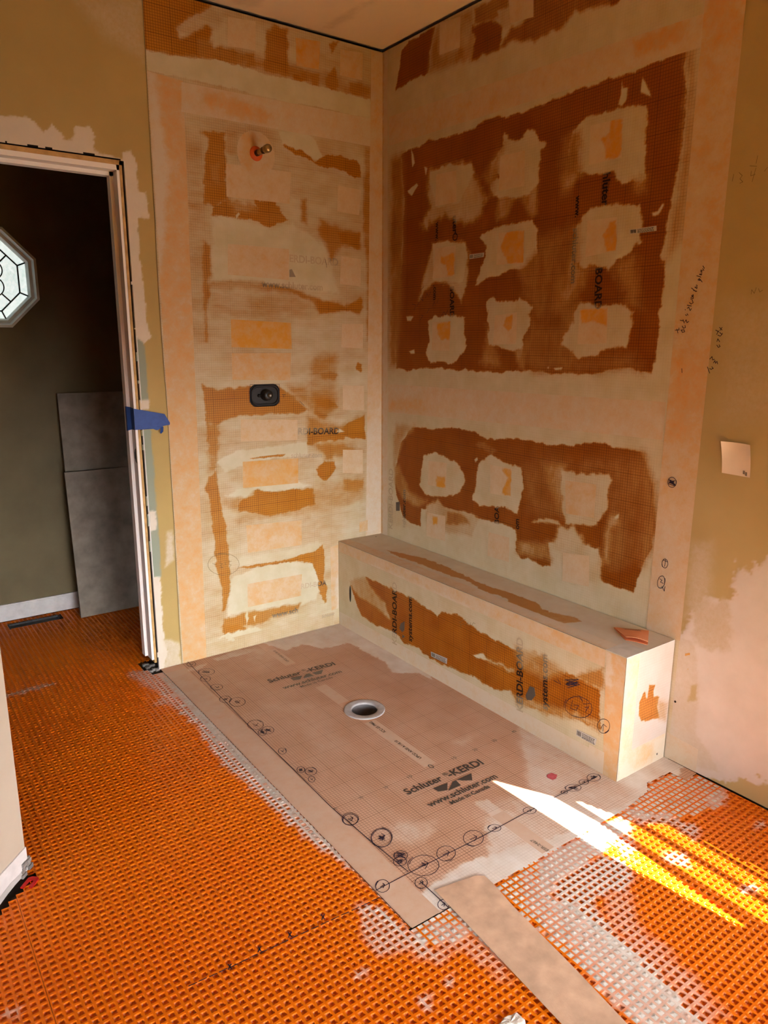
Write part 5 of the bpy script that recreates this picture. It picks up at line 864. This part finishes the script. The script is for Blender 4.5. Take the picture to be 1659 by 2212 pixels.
# ---------------------------------------------------------------- bench
bench = empty('shower_bench', (-.13, -.87, 0), label='long low shower bench clad in orange gridded board along the right wall', category='bench')
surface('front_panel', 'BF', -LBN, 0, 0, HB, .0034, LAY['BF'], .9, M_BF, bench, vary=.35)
surface('end_panel', 'BE', -DB, -.004, 0, HB, .0034, LAY['BE'], .92, M_BE, bench)
surface('seat_panel', 'BT', -DB, -.004, -LBN, -.002, .0036, LAY['BT'], .93, M_BT, bench)
MB().box(-DB+.001, -.005, -LBN+.001, -.001, .001, HB-.002).build('bench_core', M_RUBBLE, bench)
band('edge_band', 'BF', [(-1665,389),(-4,397),(-4,449),(-1665,449)], .36, [(10, 10, 8, [(-1000,385),(-300,390),(-300,405),(-1000,402)]), (55, 12, 8, [(-1420,450),(-1520,450),(-1560,420),(-1480,415)])], bench)
band('edge_band', 'BT', rect(-.268, -.205, -1.665, -.004), .22, [(0, 20, 8, [(-250,-1660),(-200,-1660),(-200,-900),(-250,-1100)])], bench)
band('corner_band', 'BF', [(-1746,2),(-1690,2),(-1668,448),(-1746,449)], .52, [(8, 6, 8, [(-1700,330),(-1665,330),(-1665,450),(-1690,450),(-1695,380)])], bench, h=.001)
band('corner_band', 'BE', rect(-.268, -.20, .004, .449), .10, [(28, 20, 8, [(-268,440),(-200,440),(-60,380),(-100,330),(-240,400)])], bench)
band('base_band', 'BE', rect(-.225, -.006, .002, .098), .10, [(38, 14, 8, [(-170,20),(-170,90),(-70,90),(-66,20)])], bench, h=.0011)
band('base_band', 'BF', rect(-1.63, -.003, .002, .072), .04, (), bench)
band('corner_sheet', 'BF', rect(-1.692, -1.628, .002, .085), .02, (), bench, h=.0012)
MB().box(-.2705, -.168, -1.7485, -1.665, HB, HB+.0016).build('corner_flap', plain('flap_grey', (.55,.52,.46), .8, .2, .08, 30), bench)
band('floor_band', 'FL', [(-268,-1880),(-70,-1880),(-70,-1748),(-268,-1748)], .0, (), bench, mat=M_FLEECE, h=.0002) if False else None
# ---------------------------------------------------------------- waffle underlayment mats
PX, CH, DEP = .0201, .0063, .0056
def waffle(name, inside, x0, x1, y0, y1, label, flat=None, fx=0.0, fy=0.0, clip=None):
    xs = np.arange(math.floor((x0+1.2196)/PX), math.ceil((x1+1.2196)/PX)+1)*PX-1.2196+fx
    ys = np.arange(math.floor((y0+1.8548)/PX), math.ceil((y1+1.8548)/PX)+1)*PX-1.8548+fy
    X, Y = np.meshgrid(xs, ys, indexing='ij'); X = X.ravel(); Y = Y.ravel()
    k = inside(X, Y); X = X[k]; Y = Y[k]; n = len(X)
    cav = field(X, Y, LAY['CAV'], 0.0); rs = np.random.RandomState(8)
    cav = np.clip(cav+(rs.rand(n)-.5)*.5*(cav > .08)*(cav < .97), 0, 1)
    dep = DEP*(1-cav)+.0007*cav+(rs.rand(n)-.5)*.0005
    p = PX/2
    sx = np.array([-1, 1, 1, -1]); sy = np.array([-1, -1, 1, 1])
    fil = np.clip((cav-.35)/.3, 0, 1); hump = .0016+rs.rand(n)*.0024
    rings = [(p+0*dep, 0*dep, 0), (CH+.0011+0*dep, 0*dep, 0), (CH+.0011+0*dep, 0*dep, 1), (CH-.0002+0*dep, -.0012*(1-fil)-.0004*fil, 1), ((CH+.0002)*(1-fil)+CH*.30*fil, -dep*(1-fil)+hump*fil, 1)]
    Vs = []; At = []
    for r, dz_, c in rings:
        vx = X[:, None]+sx*r[:, None]; vy = Y[:, None]+sy*r[:, None]; vz = np.repeat((dz_+0*X)[:, None], 4, 1)
        Vs.append(np.stack([vx, vy, vz], -1))
        if c: At.append(np.repeat(cav[:, None], 4, 1))
        else:
            a = field(vx, vy, LAY['RID'], 0.0); At.append(a)
    if clip:
        for k_ in range(5): clip(Vs[k_], X, Y)
    # cavity lips take the ridge's smear
    At[2] = np.maximum(At[1]*.9, cav[:, None]*.6); At[3] = np.maximum(At[1]*.55, cav[:, None])
    V = np.concatenate(Vs, 1).reshape(-1, 3); A_ = np.concatenate(At, 1).reshape(-1)
    b = (np.arange(n)*20)[:, None]; Fq = []
    for r0, r1 in ((0, 1), (2, 3), (3, 4)):
        for i in range(4):
            j = (i+1) % 4; Fq.append(np.stack([b[:, 0]+r0*4+i, b[:, 0]+r0*4+j, b[:, 0]+r1*4+j, b[:, 0]+r1*4+i], -1))
    Fq.append(np.stack([b[:, 0]+16, b[:, 0]+17, b[:, 0]+18, b[:, 0]+19], -1))
    Fq = np.concatenate(Fq, 0)
    if flat:
        for (a0, a1, c0, c1) in flat:
            o = len(V); V = np.concatenate([V, [(a0, c0, -.001), (a1, c0, -.001), (a1, c1, -.001), (a0, c1, -.001)]]); A_ = np.concatenate([A_, [0, 0, 0, 0]])
            Fq = np.concatenate([Fq, [[o, o+1, o+2, o+3]]])
    return mk_np(name, V, Fq, M_MAT, None, {'cov': A_}, label=label, category='floor mat')
SEAMX = -2.0145
def awall(X, Y): return (X-ex_)*nx+(Y-ey_)*ny      # > 0 on the room side of the angled wall
hole_pts = np.array([(-1.262,.07),(-1.225,.0),(-1.26,.11)])
def in_main(X, Y):
    k = (X > SEAMX) & (X < -1.2125) & (Y < .02) | (X > SEAMX) & (X < -1.085) & ((Y < -1.842) | (X < -1.2125) & (Y < -1.83))
    k &= (awall(X, Y) > .022) | (X > ex_+.004) & (Y > ey_-.01)
    k &= ~((X > -1.275) & (Y > .0-.03) )
    k |= (X <= SEAMX) & (X > -3.3) & (Y < .01) & (awall(X, Y) < -.14)
    return k & (Y > -2.76)
def clip_main(v, X, Y):
    side = (Y > -1.846) & (X < -1.2124); v[side, :, 0] = np.minimum(v[side, :, 0], -1.2228)
    low = (X > -1.2228) & (Y < -1.84); v[low, :, 1] = np.minimum(v[low, :, 1], -1.8515)
main_mat = waffle('underlayment_mat', in_main, -3.3, -1.08, -3.3, .02, 'large orange waffle mat left of the tan shower floor, smeared grey along its edge', clip=clip_main)
waffle('underlayment_mat', lambda X, Y: (X < SEAMX-.006) & (awall(X, Y) > .022) & (Y > -2.76), -3.9, SEAMX, -3.3, -1.1, 'orange waffle mat sheet in the near left corner below the angled wall, beyond the seam', fx=-.0010, fy=.004)
def in_cl(X, Y):
    k = (Y > .026) & (Y < 1.025) & (X > -2.85) & (X < -.92) & ((Y > .135) | (X < -1.285))
    k &= ~((X > -1.698) & (X < -1.428) & (Y > .905) & (Y < .985)); k &= ~((X > -1.29) & (Y < .125))
    return k
waffle('underlayment_mat', in_cl, -2.9, -.9, .03, 1.03, 'orange waffle mat sheet in the dark room behind the doorway', fx=.003, fy=.0015)
def lim_r(X): return np.interp(X, [-1.1, -.955, -.37, -.234, -.191, -.070, -.066, .1], [-1.858, -1.858, -1.857, -1.843, -1.812, -1.818, -1.880, -1.880])+.004
def clip_right(v, X, Y):
    l = lim_r(X)[:, None]; v[:, :, 1] = np.minimum(v[:, :, 1], l-.001)
def in_right(X, Y):
    k = (X > -1.05) & (X < -.006) & (Y < lim_r(X)+.009) & (Y > -2.76)
    return k
waffle('underlayment_mat', in_right, -1.06, 0, -3.3, -1.8, 'orange and grey-filled waffle mat at lower right crossed by the strip of sunlight', clip=clip_right)
# loose fleece strip on the mats
def strip(name, pts, **k): return MB().prism(pts, lambda u, v, h: (u, v, h), .0042, .0058).build(name, M_STRIP2, **k)
M_STRIP2 = plain('tan_fleece', (.54,.35,.235), .9, .1, .14, 16, bump=.25, bscale=260)
strip('membrane_strip', [(-1.092,-1.782),(-.965,-1.806),(-.945,-1.822),(-.946,-1.856),(-.962,-1.95),(-.986,-2.18),(-1.006,-2.33),(-1.05,-2.75),(-1.172,-2.75),(-1.122,-2.25),(-1.105,-2.0)],
   label='tan fleece membrane strip running from the shower floor toward the bottom edge', category='membrane strip')
# ---------------------------------------------------------------- writing and print
def ribbon(mb, s, pts, wmm, h):
    P = [Vector((a/1000, b/1000)) for a, b in pts]; wd = wmm/2000
    for i in range(len(P)-1):
        d = P[i+1]-P[i]
        if d.length < 1e-6: continue
        d.normalize(); n2 = Vector((-d.y, d.x))*wd; a = P[i]-d*wd*.6; c = P[i+1]+d*wd*.6; b = len(mb.V)
        hh = h+i*1e-6
        mb.V += [P3(s, *(a+n2), hh), P3(s, *(c+n2), hh), P3(s, *(c-n2), hh), P3(s, *(a-n2), hh)]; mb.F.append((b, b+1, b+2, b+3))
PAR = {'LW': wall_left, 'RW': wall_right, 'FL': pan, 'BF': bench, 'BE': bench}
# strokes that lie close together belong to one note
_root = list(range(len(STROKES)))
def find(i):
    while _root[i] != i: i = _root[i]
    return i
_bb = [(min(a for a, b in q), max(a for a, b in q), min(b for a, b in q), max(b for a, b in q)) for s, w_, q in STROKES]
for i in range(len(STROKES)):
    for j in range(i):
        if STROKES[i][0] == STROKES[j][0] and (STROKES[i][1] <= 1.5) == (STROKES[j][1] <= 1.5):
            a, b = _bb[i], _bb[j]
            if max(a[0], b[0])-min(a[1], b[1]) < 42 and max(a[2], b[2])-min(a[3], b[3]) < 42: _root[find(i)] = find(j)
ink_m = {}; pen_m = {}; mat_ink = MB()
for k_, (s, wmm, pts) in enumerate(STROKES):
    if s == 'FL':
        onmat = all(-b/1 > 1858 or a < -1223 for a, b in pts) and not all(-1110 < a < -940 for a, b in pts)
        if onmat: ribbon(mat_ink, s, pts, wmm*1.2, -.0012); continue
        ribbon(ink_m.setdefault((s, find(k_)+100), MB()), s, pts, wmm, .0022 if min(b for a, b in pts) < -1780 else .0016)
    else: ribbon((pen_m if wmm <= 1.5 else ink_m).setdefault((s, find(k_)+100), MB()), s, pts, max(wmm, 1.4), .0032 if s in ('LW', 'RW') else .0024)
ribbon(pen_m.setdefault(('LW', 9), MB()), 'LW', [(x-.5, z) for x, z in EDGE[1:]], 1.6, .0009)
for (s, k_), mb in ink_m.items(): mb.build('marker_writing', M_INK, PAR[s])
for (s, k_), mb in pen_m.items(): mb.build('wall_crack' if k_ == 9 else 'pencil_writing', M_PENCIL, PAR[s])
mat_ink.build('marker_writing', M_INK, main_mat)
rs_ = MB(); b0 = REDSPOT; rs_.prism([(a/1000, b/1000) for a, b in b0], lambda u, v, h: P3('FL', u, v, h), .0006, .0012); rs_.build('red_mark', M_REDINK, pan)
def text(s, txt, p0, p1, sh, bold, parent, h):
    cu = bpy.data.curves.new('t', 'FONT'); cu.body = txt; cu.size = 1; cu.offset = .026 if bold else .006; cu.resolution_u = 3
    to = bpy.data.objects.new('t', cu); COL.objects.link(to)
    dg = bpy.context.evaluated_depsgraph_get(); dg.update(); me = bpy.data.meshes.new_from_object(to.evaluated_get(dg))
    V = np.array([v.co[:] for v in me.vertices]); Fc = [tuple(p.vertices) for p in me.polygons]
    bpy.data.objects.remove(to); bpy.data.curves.remove(cu); bpy.data.meshes.remove(me)
    x0, x1 = V[:, 0].min(), V[:, 0].max()
    A_ = Vector((p0[0]/1000, p0[1]/1000)); B_ = Vector((p1[0]/1000, p1[1]/1000)); d = B_-A_; sc = d.length/(x1-x0); d.normalize()
    n2 = Vector((-d.y, d.x)) if s not in ('RW', 'BF') else Vector((d.y, -d.x))
    W = [P3(s, *(A_+d*((v[0]-x0)*sc)+n2*(v[1]*sc)), h) for v in V]
    if s not in ('LW', 'RW', 'BF'): return mk('printed_text', W, Fc, ink(sh), parent)
    o = mk('printed_text', W, Fc, M_PRINT, parent)
    UV = np.array([tuple(A_+d*((v[0]-x0)*sc)+n2*(v[1]*sc)) for v in V])
    c = np.maximum(field(UV[:, 0], UV[:, 1], LAY[s], {'LW': .78, 'RW': .9, 'BF': .88}[s]), sh/130.0)
    at = o.data.attributes.new('cov', 'FLOAT', 'POINT'); at.data.foreach_set('value', c.astype(np.float32)); return o
for s, txt, p0, p1, sh, bold in TEXTS: text(s, txt, p0, p1, sh, bold, PAR[s], .0020 if s in ('LW', 'RW') else .0016)
for s, q, sh in LOGO:
    lm = MB(); lm.prism([(a/1000, b/1000) for a, b in q], lambda u, v, h: P3(s, u, v, h), .0009 if s == 'FL' else .0010, .0016 if s == 'FL' else .0018); lm.build('printed_emblem', ink(sh), PAR[s])
def sticker(s, q, parent, h, inkh):
    o = MB().prism([(a/1000, b/1000) for a, b in q], lambda u, v, hh: P3(s, u, v, hh), h-.0004, h).build('label_sticker', M_LABEL, parent)
    q = [Vector((a/1000, b/1000)) for a, b in q]; lm = MB(); rr = random.Random(int(q[0].x*1e4))
    at = lambda a, b: q[0].lerp(q[1], a).lerp(q[3].lerp(q[2], a), b)
    a = .04
    while a < .24:
        w_ = rr.uniform(.008, .02); qq = [at(a, .15), at(a+w_, .15), at(a+w_, .85), at(a, .85)]; a += w_+rr.uniform(.008, .016)
        lm.prism([tuple(v) for v in qq], lambda u, v, hh: P3(s, u, v, hh), h, h+.0002)
    for b in (.2, .42, .64, .82):
        a = .3
        while a < .9:
            w_ = rr.uniform(.03, .09); qq = [at(a, b), at(a+w_, b), at(a+w_, b+.1), at(a, b+.1)]; a += w_+.02
            lm.prism([tuple(v) for v in qq], lambda u, v, hh: P3(s, u, v, hh), h, h+.0002)
    lm.build('sticker_print', M_BLACK2, o)
for q in STICK: sticker('RW', q, wall_right, .0022, 0)
for q in STICKB: sticker('BF', q, bench, .0026, 0)
# small marks: a dark drip on the bench, screw holes, an orange scrap of membrane left on the drywall
def dot(s, u, v, r, r2, name, mat, parent, h=.0022): MB().prism([(u+r*math.cos(i*math.pi/8), v+r2*math.sin(i*math.pi/8)) for i in range(16)], lambda a, b, hh: P3(s, a, b, hh), h-.0008, h).build(name, mat, parent)
DRIPQ = DRIP
dot('BF', DRIPQ[0][0]/1000, (DRIPQ[0][1]+DRIPQ[1][1])/2000, .008, abs(DRIPQ[0][1]-DRIPQ[1][1])/2000, 'dark_drip', M_BLACK, bench)
dot('RW', DOT1[0][0]/1000, DOT1[0][1]/1000, .004, .004, 'screw_hole', M_BLACK, wall_right)
dot('BT', DOT2[0][0]/1000, DOT2[0][1]/1000, .003, .003, 'screw_hole', M_BLACK, bench)
band('membrane_scrap', 'RW', [tuple(q) for q in SCRAP], .75, [(35, 10, 6, [(-1900,300),(-1700,300),(-1700,330),(-1900,330)])], wall_right, mat=M_PATCH, h=.0004)
band('base_band', 'RW', [(-1872,4),(-1749,4),(-1749,100),(-1872,92)], .06, (), wall_right, h=.0008)
# ---------------------------------------------------------------- things on the walls
# shower arm stub with its round seal
ARMC = (-.664, 2.223)
arm = empty('shower_arm_stub', (ARMC[0], 0, ARMC[1]), label='capped brass pipe stub with round peach seal high on the valve wall', category='pipe')
LWF = lambda cx_, cz_: (lambda a, b, h: (cx_+a, -h, cz_+b))
sc_ = surface('seal_disc', 'LW', -.755, -.573, 2.132, 2.314, .004, [(60, 12, 8, [(-750,2170),(-690,2160),(-664,2300),(-720,2300)])], .36, M_PATCH, arm, outline=[((ARMC[0]+.0885*math.cos(i*math.pi/32))*1000, (ARMC[1]+.0885*math.sin(i*math.pi/32))*1000) for i in range(64)], h=.0034)
MB().lathe([(.030,.003),(.029,.0065),(.022,.0085),(.015,.012),(.0125,.012)], LWF(*ARMC), 36).build('rubber_ring', M_SEAL, arm, smooth=True)
MB().lathe([(.0125,.0),(.0125,.036)], LWF(*ARMC), 24).build('thread', M_BLACK2, arm, smooth=True)
MB().lathe([(.0122,.034),(.0122,.070)], LWF(*ARMC), 24).build('pipe', M_BRASS, arm, smooth=True)
MB().lathe([(.0122,.068),(.0137,.071),(.0120,.075),(.0137,.079),(.0120,.083),(.0137,.087),(.0122,.092)], LWF(*ARMC), 24).build('thread', M_BRASSD, arm)
MB().lathe([(.0122,.090),(.0160,.093),(.0168,.100),(.0168,.116),(.0150,.122),(.009,.125),(.0,.1255)], LWF(*ARMC), 24).build('cap', M_BRASS, arm, smooth=True)
# mixing valve in its oval opening
vx, vz, va, vb = -.6585, 1.203, .076, .051
def rr_(a, b, r, n=7):
    o = []
    for qx, qz, t0 in ((a-r, b-r, 0), (-a+r, b-r, 90), (-a+r, -b+r, 180), (a-r, -b+r, 270)):
        for i in range(n+1):
            t = math.radians(t0+90*i/n); o.append((qx+r*math.cos(t), qz+r*math.sin(t)))
    return o
valve = empty('shower_valve', (vx, 0, vz), label='black oval mixing valve opening with a protruding stem on the valve wall', category='valve')
def loft(name, rings, mat, parent, cap=True):
    mb = MB(); n = len(rings[0][0])
    for pts, h in rings: mb.V += [(vx+a, -h, vz+b) for a, b in pts]
    for k in range(len(rings)-1):
        for i in range(n):
            j = (i+1) % n; mb.F.append((k*n+i, k*n+j, (k+1)*n+j, (k+1)*n+i))
    if cap: mb.F.append(tuple((len(rings)-1)*n+i for i in range(n)))
    return mb.build(name, mat, parent)
loft('opening', [(rr_(va, vb, .034), .0022), (rr_(va-.002, vb-.002, .033), .003), (rr_(va-.004, vb-.004, .032), .0018)], M_BLACK, valve)
loft('guard_rim', [(rr_(va-.005, vb-.006, .034), .0018), (rr_(va-.007, vb-.008, .034), .0070), (rr_(va-.010, vb-.011, .032), .0070), (rr_(va-.013, vb-.014, .03), .0025)], M_BLACK2, valve)
vf = lambda a, b, h: (vx+.004+a, -h, vz+.002+b)
MB().lathe([(.027,.002),(.027,.010),(.0235,.014),(.0225,.034),(.0205,.037),(.012,.038),(.0,.038)], vf, 32).build('valve_body', M_BLACK2, valve, smooth=True)
MB().lathe([(.009,.036),(.009,.046),(.0065,.048),(.0045,.048),(.0045,.044),(.0,.044)], vf, 24).build('stem', M_BRASSD, valve, smooth=True)
MB().lathe([(.0042,.0475),(.0042,.0515),(.0022,.0515),(.0022,.049),(.0,.049)], vf, 18).build('stem_screw', plain('steel', (.6,.57,.52), .3, .5, metallic=.6), valve, smooth=True)
MB().lathe([(.008,.002),(.008,.012),(.0,.012)], lambda a, b, h: (vx-.03+a, -h, vz+b), 16).build('stop_screw', M_BLACK, valve, smooth=True)
# blue tape
tp = [(a/1000, b/1000) for a, b in TAPE]
front = [(-1.2605, 1.1725)]+[p for p in tp[1:13]]+[(-1.2605, 1.0845)]
tm = MB(); tm.prism(front, lambda u, v, h: (u, -.0075-.004*math.sin((u+1.26)*40)**2*(1 if u > -1.24 else 0)-h, v), 0, .0007)
tm.V += [(-1.2612,-.0078,1.173),(-1.2615,.03,1.176),(-1.2745,.044,1.178),(-1.2745,.06,1.178),(-1.2612,-.0078,1.0845),(-1.2615,.03,1.083),(-1.2745,.044,1.078),(-1.2745,.06,1.076)]
b = len(tm.V)-8; tm.F += [(b,b+1,b+5,b+4),(b+1,b+2,b+6,b+5),(b+2,b+3,b+7,b+6)]
tm.V += [(-1.150,-.011,1.092),(-1.142,-.014,1.090),(-1.146,-.019,1.072),(-1.1535,-.016,1.063),(-1.158,-.012,1.064),(-1.156,-.012,1.078)]
b = len(tm.V)-6; tm.F += [(b,b+1,b+2,b+5),(b+2,b+3,b+4,b+5)]
tm.build('masking_tape', M_TAPE, label='torn piece of blue masking tape stuck across the door jamb', category='tape')
# sticky note
nt = [Vector((a/1000, b/1000)) for a, b in NOTE]; N_ = 14; V_ = []; F_ = []
for i in range(N_+1):
    for j in range(N_+1):
        a, b = i/N_, j/N_; p_ = nt[0].lerp(nt[1], a).lerp(nt[3].lerp(nt[2], a), b)
        top = (1-b)**2; lift = .0015+.012*top*(abs(2*a-1)**2.2)+.002*top+.002*(a**6)
        V_.append(P3('RW', p_.x, p_.y, lift))
for i in range(N_):
    for j in range(N_):
        q = i*(N_+1)+j; F_.append((q, q+1, q+N_+2, q+N_+1))
note = mk('paper_note', V_, F_, M_PAPER, smooth=True, label='square cream paper note with curled upper corners on the right drywall', category='note')
nm = MB()
for k, (c0, c1) in enumerate(((.86, .80), (.80, .92))):
    for i in range(5):
        u_ = [.87, .79][k]; v_ = [.86, .82][k]+i*.022
        p_ = nt[0].lerp(nt[1], u_).lerp(nt[3].lerp(nt[2], u_), v_)
        nm.prism([(p_.x-.0028, p_.y-.0006), (p_.x+.0028, p_.y-.0006), (p_.x+.0028, p_.y+.0006), (p_.x-.0028, p_.y+.0006)], lambda u, v, h: P3('RW', u, v, h), .005, .0055)
nm.build('note_print', M_BLACK2, note)
# folded orange membrane on the bench
fo = [(a/1000, b/1000) for a, b in SPON]
SQ = [Vector((-.092,-1.560)), Vector((-.016,-1.652)), Vector((-.122,-1.722)), Vector((-.152,-1.655))]
def sheet(name, zf, mat, parent=None, th=.0016, cov=.45, **k):
    n = 12; V = []; Fc = []
    for i in range(n+1):
        for j in range(n+1):
            a, b = i/n, j/n; p_ = SQ[0].lerp(SQ[1], a).lerp(SQ[3].lerp(SQ[2], a), b); V.append((p_.x, p_.y, HB+zf(a, b)))
    for i in range(n):
        for j in range(n):
            c = i*(n+1)+j; Fc.append((c, c+n+1, c+n+2, c+1))
    m = len(V); V += [(x, y, z-th) for x, y, z in V]; Fc += [tuple(m+x for x in reversed(f)) for f in Fc]
    ring = [i*(n+1) for i in range(n+1)]+[n*(n+1)+j for j in range(1, n+1)]+[i*(n+1)+n for i in range(n-1, -1, -1)]+[j for j in range(n-1, 0, -1)]
    for i in range(len(ring)):
        a, b = ring[i], ring[(i+1) % len(ring)]; Fc.append((a, b, m+b, m+a))
    o = mk(name, V, Fc, mat, parent, False, **k)
    at = o.data.attributes.new('cov', 'FLOAT', 'POINT'); at.data.foreach_set('value', [cov]*len(V)); return o
topz = lambda a, b: .0045+.019*b**.8*(.45+.55*math.sin(math.pi*min(1, .15+a*.75)))*(1-.25*b)
sponge = sheet('folded_membrane', topz, M_SPONGE, label='folded orange membrane scrap lying on the near end of the bench', category='membrane scrap')
sheet('lower_layer', lambda a, b: .0032+.001*math.sin(a*5), M_SPONGE, sponge, cov=.9)
def onsq(u, v, h):
    p_ = SQ[0].lerp(SQ[1], u).lerp(SQ[3].lerp(SQ[2], u), v); return (p_.x, p_.y, HB+topz(u, v)+h)
pm = MB()
for k, v0 in enumerate((.08, .15, .22)):
    for i in range(7):
        u0 = .22+i*.075+k*.02; b = len(pm.V); pm.V += [onsq(u0, v0, .0008), onsq(u0+.055, v0, .0008), onsq(u0+.055, v0+.03, .0008), onsq(u0, v0+.03, .0008)]; pm.F.append((b, b+1, b+2, b+3))
pm.build('printed_lines', ink(30), sponge)
# red horseshoe shim on the mat
rp_ = MB(); cxr, cyr = -1.974, -1.117
def RS(u, v, h):
    return (cxr+ux*u+nx*v, cyr+uy*u+ny*v, h)
rp_.prism([(-.022,-.014),(.016,-.014),(.022,-.006),(.022,.010),(.016,.017),(-.018,.017),(-.018,.008),(.006,.007),(.010,.002),(.006,-.005),(-.022,-.005)], RS, .0004, .0042)
rp_.build('plastic_shim', M_RED, label='small red plastic horseshoe shim on the mat by the angled wall', category='shim')
# white dried lump at the bottom edge
lm = MB(); rl = random.Random(11)
prof = []
for i in range(20):
    t = 2*math.pi*i/20; prof.append((t, .03+.016*rl.random()))
b = 0; lm.V.append((-1.213, -2.186, .008))
for k, (f_, z) in enumerate(((.45, .008), (.8, .006), (1.0, .0003))):
    for t, r in prof: lm.V.append((-1.213+r*f_*.95*math.cos(t), -2.188+r*f_*.6*math.sin(t), z*rl.uniform(.7, 1.2)))
for i in range(20):
    j = (i+1) % 20; lm.F.append((0, 1+i, 1+j))
    for k in range(2): lm.F.append((1+k*20+i, 1+(k+1)*20+i, 1+(k+1)*20+j, 1+k*20+j))
lm.build('thinset_lump', M_LUMP, label='white ragged lump of dried thinset on the mat at the bottom edge', category='debris')
# grey rubble in the gap under the door jamb
rm = MB()
for k in range(26):
    a, c, r = rl.uniform(-1.272, -1.230), rl.uniform(-.012, .10), rl.uniform(.004, .009)
    if c < 0 and a < -1.25: continue
    rm.box(a-r, a+r, c-r*.8, c+r*.8, -.008, -.004+r*.9)
rm.build('mortar_rubble', M_RUBBLE, kind='stuff', label='dark grey mortar rubble in the gap under the door jamb', category='debris')
# ---------------------------------------------------------------- things in the closet
def lean(name, x0, x1, ztop, ybot, ytop, th, mat, skew, **k):
    mb = MB()
    pts = [(x0+skew, 0), (x1, 0), (x1, 1), (x0, 1)]
    L_ = math.hypot(ztop, ytop-ybot)
    fn = lambda u, t, h: (u, ybot+(ytop-ybot)*t-h*ztop/L_, .001+ztop*t+h*(ytop-ybot)/L_)
    mb.prism(pts, fn, 0, th); return mb.build(name, mat, **k)
lean('leaning_board', -1.336, -.93, 1.176, .905, 1.008, .012, M_LEAN, -.010, label='tall grey backer board leaning on the dark wall behind the doorway, with darker top', category='board')
lean('leaning_board', -1.351, -.95, .775, .868, .940, .010, M_LEAN, .0, label='shorter grey backer board leaning in front of the taller one behind the doorway', category='board')
vt = MB(); vt.box(-1.687, -1.440, .970, .976, -.008, .003); vt.box(-1.690, -1.684, .903, .976, -.008, .002); vt.box(-1.446, -1.438, .925, .976, -.008, .003); vt.box(-1.685, -1.442, .905, .972, -.0082, -.0074)
vt.build('floor_vent', M_DUCT, label='narrow open dark vent slot cut in the mat at the closet wall', category='vent')
MB().box(-1.035, -.985, 1.012, 1.030, .085, .125).box(-1.030, -.990, 1.010, 1.013, .09, .12).build('outlet_box', M_DUCT, label='small dark electrical box low on the closet wall beside the leaning boards', category='outlet box')
